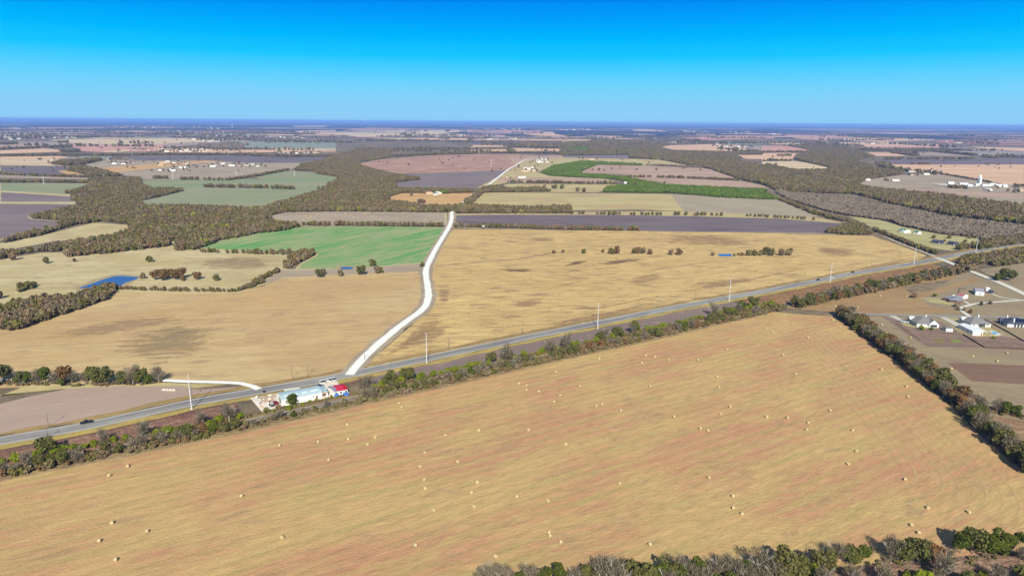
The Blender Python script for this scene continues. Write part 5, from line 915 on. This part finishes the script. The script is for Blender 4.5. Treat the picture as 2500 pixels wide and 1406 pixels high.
# ================================================================== VEHICLES
def carpaint(c): return paint('car_paint',c,.25,.03,1.,.6)
TYRE=paint('tyre_rubber',(34,34,36),.9,.1,3.); RIM=paint('wheel_rim',(190,190,194),.3,.05,3.,metal=.6); GLASS=paint('car_glass',(30,36,46),.1,.05,1.,.7); LAMP=paint('lamp_lens',(240,238,220),.2,.02,1.)
def car(name,p,ang,c,label,kind='sedan',z=.45,cat=None,group=None):
    X,Y=at(*p); e=empty(name,(X,Y,z-.1),ang); tag(e,label,cat or ('pickup truck' if kind=='pickup' else 'car'),group); L2=2.9 if kind=='pickup' else 2.35; W=.95
    m=carpaint(c); prof={'sedan':[(-2.3,.35),(-2.35,.75),(-2.2,.95),(-1.5,1.0),(1.0,.98),(2.1,.85),(2.35,.65),(2.3,.35)],'pickup':[(-2.9,.5),(-2.95,1.1),(-1.0,1.12),(1.2,1.12),(2.7,1.02),(2.9,.8),(2.9,.5)]}[kind]
    n=len(prof); v=[(x,-W*(.97 if z_<.9 else .93),z_) for x,z_ in prof]+[(x,W*(.97 if z_<.9 else .93),z_) for x,z_ in prof]
    MB().add(v,[tuple(range(n)),tuple(range(2*n-1,n-1,-1))]+[(i,n+i,n+(i+1)%n,(i+1)%n) for i in range(n)]).build('body',m,e)
    if kind=='pickup': cb=[(-.9,1.12),(-.7,1.75),(.6,1.78),(1.3,1.12)]; 
    else: cb=[(-1.7,.98),(-1.1,1.42),(.2,1.45),(1.1,.98)]
    n=4; v=[(x,-W*(.9 if z_<1.2 else .74),z_) for x,z_ in cb]+[(x,W*(.9 if z_<1.2 else .74),z_) for x,z_ in cb]
    MB().add(v,[tuple(range(n)),tuple(range(2*n-1,n-1,-1))]+[(i,n+i,n+(i+1)%n,(i+1)%n) for i in (0,2,3)]).build('window',GLASS,e)
    x0,z0_=cb[1];x1,z1_=cb[2]; MB().box(x0-.05,x1+.05,-W*.76,W*.76,z1_-.02,z1_+.05).build('roof',m,e)
    if kind=='pickup': MB().box(-2.75,-1.05,-.75,.75,1.125,1.14).build('cargo_bed',TYRE,e)
    for sx1 in (-1,1):
        for sy in (-1,1):
            x=sx1*L2*.62; wh=MB().tube((x,sy*.72,.36),(x,sy*.97,.36),.36,.36,14).build('wheel',TYRE,e); MB().tube((x,sy*.975,.36),(x,sy*.985,.36),.2,.2,10).build('rim',RIM,wh)
    for sy in (-1,1): MB().box(L2-.02,L2+.05,sy*.75-.16,sy*.75+.16,.62,.78).build('headlight',LAMP,e)
    return e
HA=R(31)
car('pickup_truck',(211,1034),HA+math.pi,(22,20,26),'black pickup truck driving on the highway at the left','pickup')
car('dark_car',(1997,685),HA+math.pi,(26,26,34),'dark car on highway, left of the tall pole','sedan')
car('dark_car',(2082,666),HA,(24,24,30),'dark car on highway, right of the tall pole','sedan')
car('white_car',(2031,680.5),HA,(244,244,244),'white car on highway right behind the tall pole foot','sedan')
car('black_car',(782,946),R(10),(14,14,16),'black car parked behind the warehouse','sedan',z=.55)
car('white_car',(2211,788),R(-50),(240,240,240),'white car parked at left side of first white house','sedan')
car('white_pickup',(2203,786),R(-50),(240,240,240),'white pickup on the driveway left of first white house','pickup')
for i,(x,y,c,wd) in enumerate([(8,932,(240,240,240),'white'),(20,933,(238,240,242),'pale silver'),(52,935,(120,124,136),'grey')]): car('parked_car',(x,y),R([20,-10,15][i]),c,f'{wd} car parked under the trees at far left',z=.35)
for i,(x,y) in enumerate([(786,936),(793,934.5),(800,932.5),(808,931),(815,929.5)]): car('white_pickup',(x,y),R([100,95,20,100,110][i]),(242,242,242),f'white pickup in yard above red sheds, {ordn(i+1)} from left','pickup',z=.55,group='white pickups parked in the yard')
# trailers
def boxthing(name,p,ang,l,w_,h,m,m2,label,cat,z=.45):
    X,Y=at(*p); e=empty(name,(X,Y,z),ang); tag(e,label,cat); MB().box(-l/2,l/2,-w_/2,w_/2,.5,h).build('box_body',m,e); MB().box(-l/2+.15,l/2-.15,-w_/2+.15,w_/2-.15,h+.003,h+.05).build('top_panel',m2,e)
    for s in (-1,1): MB().tube((-.6,s*w_/2,.35),(-.6,s*(w_/2+.22),.35),.35,.35,12).build('wheel',TYRE,e)
    MB().box(l/2,l/2+1.3,-.08,.08,.45,.57).build('drawbar',TYRE,e)
boxthing('cargo_trailer',(663.5,991),R(-58),4.6,2.2,1.3,TYRE,paint('trailer_floor',(196,190,186),.8),'open trailer with black sides and grey floor in the yard','trailer')
boxthing('red_trailer',(674,988),R(-50),3.2,2.0,1.5,paint('dark_red_paint',(132,34,40),.6),paint('dark_red_panel',(110,30,34),.6),'small dark red trailer beside the grey floored one','trailer')
# rubble piles in the yard
for x,y in sorted((random.uniform(618,672),random.uniform(966,998)) for _ in range(26)):
    if not inpoly(np.array([x]),np.array([y]),PX('W',(140,600),(720,510),(700,700),(500,740),(400,880),(300,820)))[0]: continue
    X,Y=at(x,y); mb=MB(); s=random.uniform(.4,1.1); mb.add([(random.uniform(.6,1)*s*a,random.uniform(.6,1)*s*b,c) for a,b,c in ((-1,-1,0),(1,-1,0),(1,1,0),(-1,1,0))]+[(random.uniform(.2,.5)*s*a,random.uniform(.2,.5)*s*b,s*random.uniform(.4,.8)) for a,b in ((-1,-1),(1,-1),(1,1),(-1,1))],[(4,5,6,7),(0,1,5,4),(1,2,6,5),(2,3,7,6),(3,0,4,7)])
    o=mb.build('scrap_pile',random.choice([MTAN,MW,MGR,MBR])); o.location=(X,Y,.44); o.rotation_euler=(0,0,random.random()*3); SCR=globals().setdefault('SCR',[]); SCR.append(o); tag(o,f'small heap of stone scrap in the yard left of warehouse, {ordn(len(SCR))} counted from left','scrap','scrap heaps in the warehouse yard')
# farm trees are planted with the distant houses below
# ================================================================== POLES
STEEL=paint('galvanised_steel',(226,226,230),.5,.05,.5,.4); WOODP=paint('weathered_wood_pole',(126,112,98),.9,.15,1.); WIRE=paint('aluminium_wire',(190,190,186),.4,.02,1.)
def mono(p,hpx,label):
    X,Y=at(*p); h=21.5 if hpx is None else hpx*mpp(*p); e=empty('steel_pole',(X,Y,0),HA); tag(e,label,'power pole','tall steel poles along the highway')
    MB().tube((0,0,0),(0,0,h),.32,.14,14).build('pole_shaft',STEEL,e); MB().tube((0,0,0),(0,0,.5),.9,.8,16).build('foundation',conc,e)
    for k,(z,s) in enumerate(((.97,1),(.88,-1),(.80,1),(.72,-1))):
        a=MB().tube((0,0,h*z),(0,s*1.5,h*z+.25),.05,.04,6).build('insulator',MTR,e)
    return e,h
mp_=[((468,1000),None,'left of the warehouse'),((1042,886),None,'right of the white gravel road'),((1459,803),None,'third from left, middle of the highway'),((1780,736),None,'by the end of the plowed strip'),((2026.5,688.5),None,'between the cars on the highway'),((2231,645.5),None,'just before the road junction'),((2382,617),None,'beyond the road junction')]
for p,h,l in mp_: mono(p,h,'tall white steel power pole, '+l)
farp=[('A',418,700,16),('A',995,655,11),('A',1650,655,16),('A',2255,635,15),('B',388,625,14),('B',2260,540,18),('K',962,515,12),('K',1210,500,10),('K',1430,490,10)]
for i,(k,x,y,h) in enumerate(farp):
    q=px(k,[(x,y)])[0]; X,Y=at(*q); h=h*mpp(*q); e=empty('distant_pole',(X,Y,0)); tag(e,f'distant pale power pole, {ordn(i+1)} from left in the background line','power pole','distant poles'); MB().tube((0,0,0),(0,0,h),.55,.35,8).build('pole_shaft',STEEL,e); MB().box(-1.8,1.8,-.15,.15,h*.9,h*.93).build('crossarm',STEEL,e)
TOPS=[]
def wpole(p,top,label):
    X,Y=at(*p); h=max(7.,min(11.5,(p[1]-top)*mpp(*p)*1.08)); e=empty('wooden_pole',(X,Y,0),HA+R(90)); tag(e,label,'utility pole','wooden poles along the roads')
    MB().tube((0,0,0),(0,0,h),.16,.11,8).build('pole_shaft',WOODP,e); MB().box(-1.2,1.2,-.07,.07,h-.9,h-.75).build('crossarm',WOODP,e)
    for x in (-1.1,-.4,1.1): MB().tube((x,0,h-.75),(x,0,h-.5),.06,.05,6).build('insulator',MTR,e)
    return (X,Y,h)
wp=[((119,1043),1002,'at left above the black pickup'),((117,1072),1040,'at far left below the highway'),((470,973),937,'beside the tall white pole left of warehouse'),((714,927),893,'left of the pair above the warehouse'),((752,921),888,'right of the pair above the warehouse'),((890,878),857,'at the mouth of the white gravel road'),((1095,853),824,'right of the white gravel road'),((1276,817),786,'middle of the highway'),((1450,774),750,'behind the third tall pole'),((1604,752),735,'right of the third tall pole'),((1698,732),714,'left of the fourth tall pole'),((1965.5,680),661,'left of the fifth tall pole'),((2127,645),631,'above the right dark car'),((2195,631),618,'near the junction on the field side')]
T2=[wpole(p,t,'wooden utility pole '+l) for p,t,l in wp]
for i,(p,t) in enumerate([((2167,582),572),((2204,595),584),((2252,614),601),((2264.5,619.5),608),((2332,601),585)]): wpole(p,t,f'wooden utility pole on the upper right side road, {ordn(i+1)} from left')
def wires(ts,label,n=2,sag=1.2):
    e=empty('power_line',(0,0,0)); tag(e,label,'power line')
    for k in range(n):
        mb=MB(); o=[-.9,.9][k]
        for a,b in zip(ts,ts[1:]):
            d=np.array([b[0]-a[0],b[1]-a[1]]); nn=np.array([-d[1],d[0]])/np.linalg.norm(d)*o; q=None
            for i in range(9):
                t=i/8; r=(a[0]+d[0]*t+nn[0],a[1]+d[1]*t+nn[1],a[2]*(1-t)+b[2]*t-.4-sag*4*t*(1-t))
                if q: mb.tube(q,r,.022,.022,3,cap=False)
                q=r
        mb.build('wire',WIRE,e)
seq=[0,2,3,5,6,7,8,9,10,11,12,13]; st=T2[0]; d0=(T2[2][0]-st[0],T2[2][1]-st[1]); pre=(st[0]-d0[0],st[1]-d0[1],st[2])
wires([pre]+[T2[i] for i in seq],'thin overhead wires between the wooden poles along the highway')
# fences
DW=paint('dark_wood_fence',(96,78,68),.9,.2,1.); WF=paint('pale_wood_fence',(176,140,108),.9,.2,1.)
def fence(pts,label,m,h=1.15,board=True,step=3.):
    P=smooth_line([at(*p) for p in pts],1e9); e=empty('fence',(0,0,0)); tag(e,label,'fence'); mb=MB(); mp=MB()
    for a,b in zip(P,P[1:]):
        d=b-a; ln=np.linalg.norm(d); d=d/ln; n=np.array([-d[1],d[0]])*.05
        for z0_,z1_ in (((.15,h),) if board else ((.4,.52),(.85,.97),(1.25,1.37))):
            v=[(*q,zz) for zz in (z0_,z1_) for q in (a-n,b-n,b+n,a+n)]; mb.add(v,[(4,5,6,7),(0,1,5,4),(2,3,7,6)])
    mb.build('boards',m,e)
    for a,b in zip(P,P[1:]):
        ln=np.linalg.norm(b-a); k=int(ln/step)
        for i in range(min(k+1,40)):
            q=a+(b-a)*i/max(k,1); MB().box(q[0]-.07,q[0]+.07,q[1]-.07,q[1]+.07,0,h+.08).build('post',m,e)
fence([(2350,817.6),(2403,849.5),(2500,853.5)],'dark wooden fence round the dirt yard below the long shed',DW)
fence([(2404,781.5),(2450,806),(2500,834.5)],'dark wooden fence between the second and third houses',DW)
fence([(2188,789),(2200,799),(2225,817),(2248,832.5)],'low rust brown fence left of first white house',WF,1.1,False,4)
fence([(2420,800),(2436,810),(2445,817)],'short reddish rail fence beside the swimming pool',WF,1.2,False)
fence([(2341,716),(2343,706),(2358,706.5)],'dark corral fence left of the white barn',DW,1.5,False)
# pipe row, blind, sign box, silos
X0,Y0=at(396,953); X1,Y1=at(430,954); e=empty('concrete_trough',(X0,Y0,.3),math.atan2(Y1-Y0,X1-X0)); ln=math.hypot(X1-X0,Y1-Y0); tag(e,'long pale trough lying on the bare field at left','trough')
MB().box(0,ln,-.55,.55,0,.2).build('base',MW,e)
for i in range(9): MB().box(ln*i/9+.05,ln*(i+1)/9-.08,-.6,.6,.2,.85 if i%3 else .7).build('segment',MW if i%2 else MTAN,e)
X,Y=at(1180.6,558); e=empty('hunting_blind',(X,Y,0)); tag(e,'small white hunting blind on stilts by the hedge behind big field','hunting blind'); MB().box(-1.6,1.6,-1.6,1.6,2.6,5.2).build('cabin',MW,e); MB().box(-1.1,1.1,-1.66,-1.58,3.7,4.5).build('window',MWIN,e); roofmesh('gablex',3.6,3.6,5.2,.8,.1).build('roof',MGR,e).location=(-1.8,-1.8,0)
for a in (-1,1):
    for b in (-1,1): MB().tube((a*1.9,b*1.9,0),(a*1.4,b*1.4,2.6),.1,.1,6).build('leg',DW,e)
X,Y=at(645,960); e=empty('roadside_sign',(X,Y,.3),HA); tag(e,'small black roadside sign across from the farm drive','sign'); MB().box(-.7,.7,-.1,.1,.5,1.6).build('sign_board',TYRE,e); MB().box(-.06,.06,-.06,.06,0,.5).build('post',WOODP,e)
# feed mill at right background
SB=[(1400,402,85,30),(1570,420,120,45),(1690,440,60,25),(1800,430,80,30),(1900,440,120,35),(2010,425,90,30),(2100,440,140,35),(2200,445,60,25)]
for i,(x,y,wd,dp) in enumerate(SB):
    a=px('S',[(x,y+14)])[0]; b=px('S',[(x+wd,y+16)])[0]; c=(a[0]+1,a[1]-3); building('mill_shed',a,b,c,5,1.6,'gablex',MW,MTIN,f'low white shed at the distant mill, {ordn(i+1)} from left','shed',ov=.2,wins=0,door=False,sidewins=0,depth=14,group='white sheds of the distant mill')
sheet('mill_yard',P_('S',(1110,412),(1420,415),(1800,425),(2300,435),(2350,450),(1700,465),(1380,452)),conc,z=1.2,wob=1)
for i,(x,y,h) in enumerate([(1843,425,26),(1830,424,18),(1858,428,20)]):
    q=px('S',[(x,y)])[0]; e=tank('grain_silo',q,3.2,h,f'{["tallest white grain silo of the distant mill","short white silo left of the tallest at the mill","white silo right of the tallest at the mill"][i]}'); e['category']='silo'
# distant houses
HMW=[paint('distant_wall',c,.9,.05,.2) for c in ((246,240,228),(226,206,176),(196,176,156),(240,236,236))]; HMR=[paint('distant_roof',c,.9,.08,.2) for c in ((150,140,140),(220,216,212),(110,100,104),(196,150,120))]
HP=[]
for i in range(6):
    w_,d=random.uniform(12,20),random.uniform(9,13); k=random.choice(['hip','gablex','gablex']); a=wallmesh(k,w_,d,3.2,2.6); b=roofmesh(k,w_,d,3.2,2.6,.5)
    ma=bpy.data.meshes.new('wall'); ma.from_pydata(a.v,[],a.f); ma.materials.append(HMW[i%4]); mb=bpy.data.meshes.new('roof'); mb.from_pydata(b.v,[],b.f); mb.materials.append(HMR[(i*3+i//4)%4]); HP.append((ma,mb))
clusters=[('T',(1820,500),(2500,520),9,'village above the violet plowed strip'),('Y',(0,500),(620,550),26,'village above the violet plowed strip'),('Y',(880,520),(1100,545),5,'houses right of the village'),('Y',(1640,555),(2250,575),9,'houses left of the creek wood'),
('Y',(370,365),(860,395),12,'hamlet on the straw field'),('Y',(600,300),(1050,320),10,'farmsteads near the green strips'),('Y',(1680,320),(2060,345),9,'houses among dark trees'),('Y',(0,240),(260,275),9,'white buildings of left town'),('T',(1600,170),(2500,190),16,'town on the left horizon'),('T',(60,330),(250,365),5,'farm at far left'),('T',(640,330),(1100,345),9,'farm at far left'),
('Y',(400,180),(780,210),9,'large buildings near the horizon tower'),('A',(1480,490),(1720,600),9,'farms on the tan meadow'),('A',(1750,515),(2500,545),12,'farms on the tan meadow'),('A',(1050,500),(1250,525),4,'farms left of the tan meadow'),('T',(1580,640),(1680,665),1,'big white barn'),('T',(640,655),(740,665),1,'lone white shed'),
('X',(30,345),(400,375),12,'hamlet above the violet field'),('X',(440,350),(640,380),9,'hamlet above the violet field'),('X',(380,200),(740,230),12,'white town near the middle horizon'),('X',(160,200),(330,215),6,'white town near the middle horizon'),('X',(1200,205),(1720,230),14,'town right of middle horizon'),('X',(920,650),(1140,705),7,'farm on the gravel road bend'),('X',(1670,640),(1760,660),1,'large white barn by the road'),
('K',(110,530),(250,620),6,'farm right of the gravel road'),('K',(650,550),(710,575),2,'barn by the cedar belt'),('K',(1060,690),(1110,710),1,'grey barn in the cedar belt'),('K',(1210,705),(1290,725),2,'white house in the cedar belt'),('K',(0,640),(130,650),2,'farm below the lane'),('K',(1370,700),(1480,725),3,'white house in the cedar belt'),
('Z',(1180,455),(1550,530),22,'hamlet on the far side of the wood'),('Z',(1030,430),(1220,460),6,'hamlet on the far side of the wood'),('Z',(430,400),(900,412),8,'line of houses beyond the wood'),('Z',(620,245),(1000,262),11,'horizon town right of centre'),('Z',(1320,245),(1600,290),8,'horizon town right of centre'),('Z',(1920,410),(2400,435),9,'right background houses'),('D',(640,315),(1290,325),14,'right background hamlet'),('D',(1740,290),(1920,325),5,'right background farm'),('D',(1340,275),(1600,285),5,'right horizon farm'),
('S',(780,225),(1300,300),9,'houses where the wood ends'),('S',(150,360),(220,372),1,'red roofed shed at the wood edge'),('S',(520,362),(610,376),1,'tan barn on the meadow'),('S',(1950,500),(2090,515),2,'dark sheds below the mill'),('S',(2370,485),(2490,535),3,'sheds at the right edge'),('B',(1640,795),(1780,815),3,'farm on the golden field'),('Z',(1760,285),(1940,291),8,'row of tiny white sheds')]
allh=[]
for k,(x0,y0),(x1,y1),n,pl in clusters:
    for i in range(n):
        x=x0+(x1-x0)*(i+random.random())/n; y=random.uniform(y0,y1); q=px(k,[(x,y)])[0]; allh.append((q[0],q[1],pl))
allh.sort(); cnt={}; tot={}
for h in allh: tot[h[2]]=tot.get(h[2],0)+1
FT=[]
for x,y,pl in allh:
    X,Y=at(x,y)
    for _ in range(2):
        if random.random()<.75: FT.append((X+random.uniform(-45,45),Y+random.uniform(-60,60),random.uniform(.9,1.5)*(1+max(0,Y-2500)/6000)))
for _ in range(500):
    y=random.uniform(318,420); x=random.uniform(-50,2550); X,Y=at(x,y); FT.append((X,Y,random.uniform(.7,1.3)*(1+max(0,Y-2500)/5000)))
tag(instancer('farm_trees',FT,TM['wbrown'],False),'small dark trees dotted round the distant farms','woodland',kind='stuff')
for x,y,pl in allh:
    cnt[pl]=cnt.get(pl,0)+1; X,Y=at(x,y); e=empty('distant_house',(X,Y,.3),R(random.choice([0,5,-8,90,20]))); ma,mb=random.choice(HP); s=1.0+max(0,(Y-2500))/8000*1.1
    if Y<2200: s=.9
    for n_,me in (('wall',ma),('roof',mb)): o=link(bpy.data.objects.new(n_,me)); o.parent=e
    e.scale=(s*random.uniform(.8,1.5),s,s)
    tag(e,f"small house, {(ordn(cnt[pl])+' from left, ') if tot[pl]>1 else ''}{pl}",'house','small distant houses')
# horizon towers
for p,h,l in ((PX('B',(1058,124))[0],9,'white water tower on the horizon left of centre'),(PX('Y',(996,196))[0],8,'tall pale tower on the left horizon'),(PX('D',(1755,312))[0],7,'pale silo tower in the right background')):
    X,Y=at(*p); hh=h*mpp(*p); e=empty('water_tower',(X,Y,0)); tag(e,l,'tower'); MB().tube((0,0,0),(0,0,hh*.75),hh*.06,hh*.05,10).build('shaft',MTIN,e)
    mb=MB(); r=hh*.16
    for i in range(6):
        a0=-1.57+i*.523;a1=a0+.523; mb.tube((0,0,hh*.8+r*math.sin(a0)),(0,0,hh*.8+r*math.sin(a1)),max(.05,r*math.cos(a0)),max(.05,r*math.cos(a1)),14,cap=False)
    mb.build('tank_bowl',MTIN,e)
# ================================================================== HAZE
HB=110000.
m=bpy.data.materials.new('haze'); m.use_nodes=True; t=m.node_tree; t.nodes.clear(); o=t.nodes.new('ShaderNodeOutputMaterial'); v=t.nodes.new('ShaderNodeVolumePrincipled')
v.inputs['Color'].default_value=(.30,.52,1.0,1); v.inputs['Density'].default_value=4.2e-5; v.inputs['Anisotropy'].default_value=0.; t.links.new(v.outputs[0],o.inputs['Volume'])
hz=MB().box(-HB*1.2,HB*1.2,-4000,HB*1.3,-1,175).build('haze',m); tag(hz,kind='stuff'); hz['label']='thin blue air over the distant plain'
print('objects',len(bpy.data.objects))
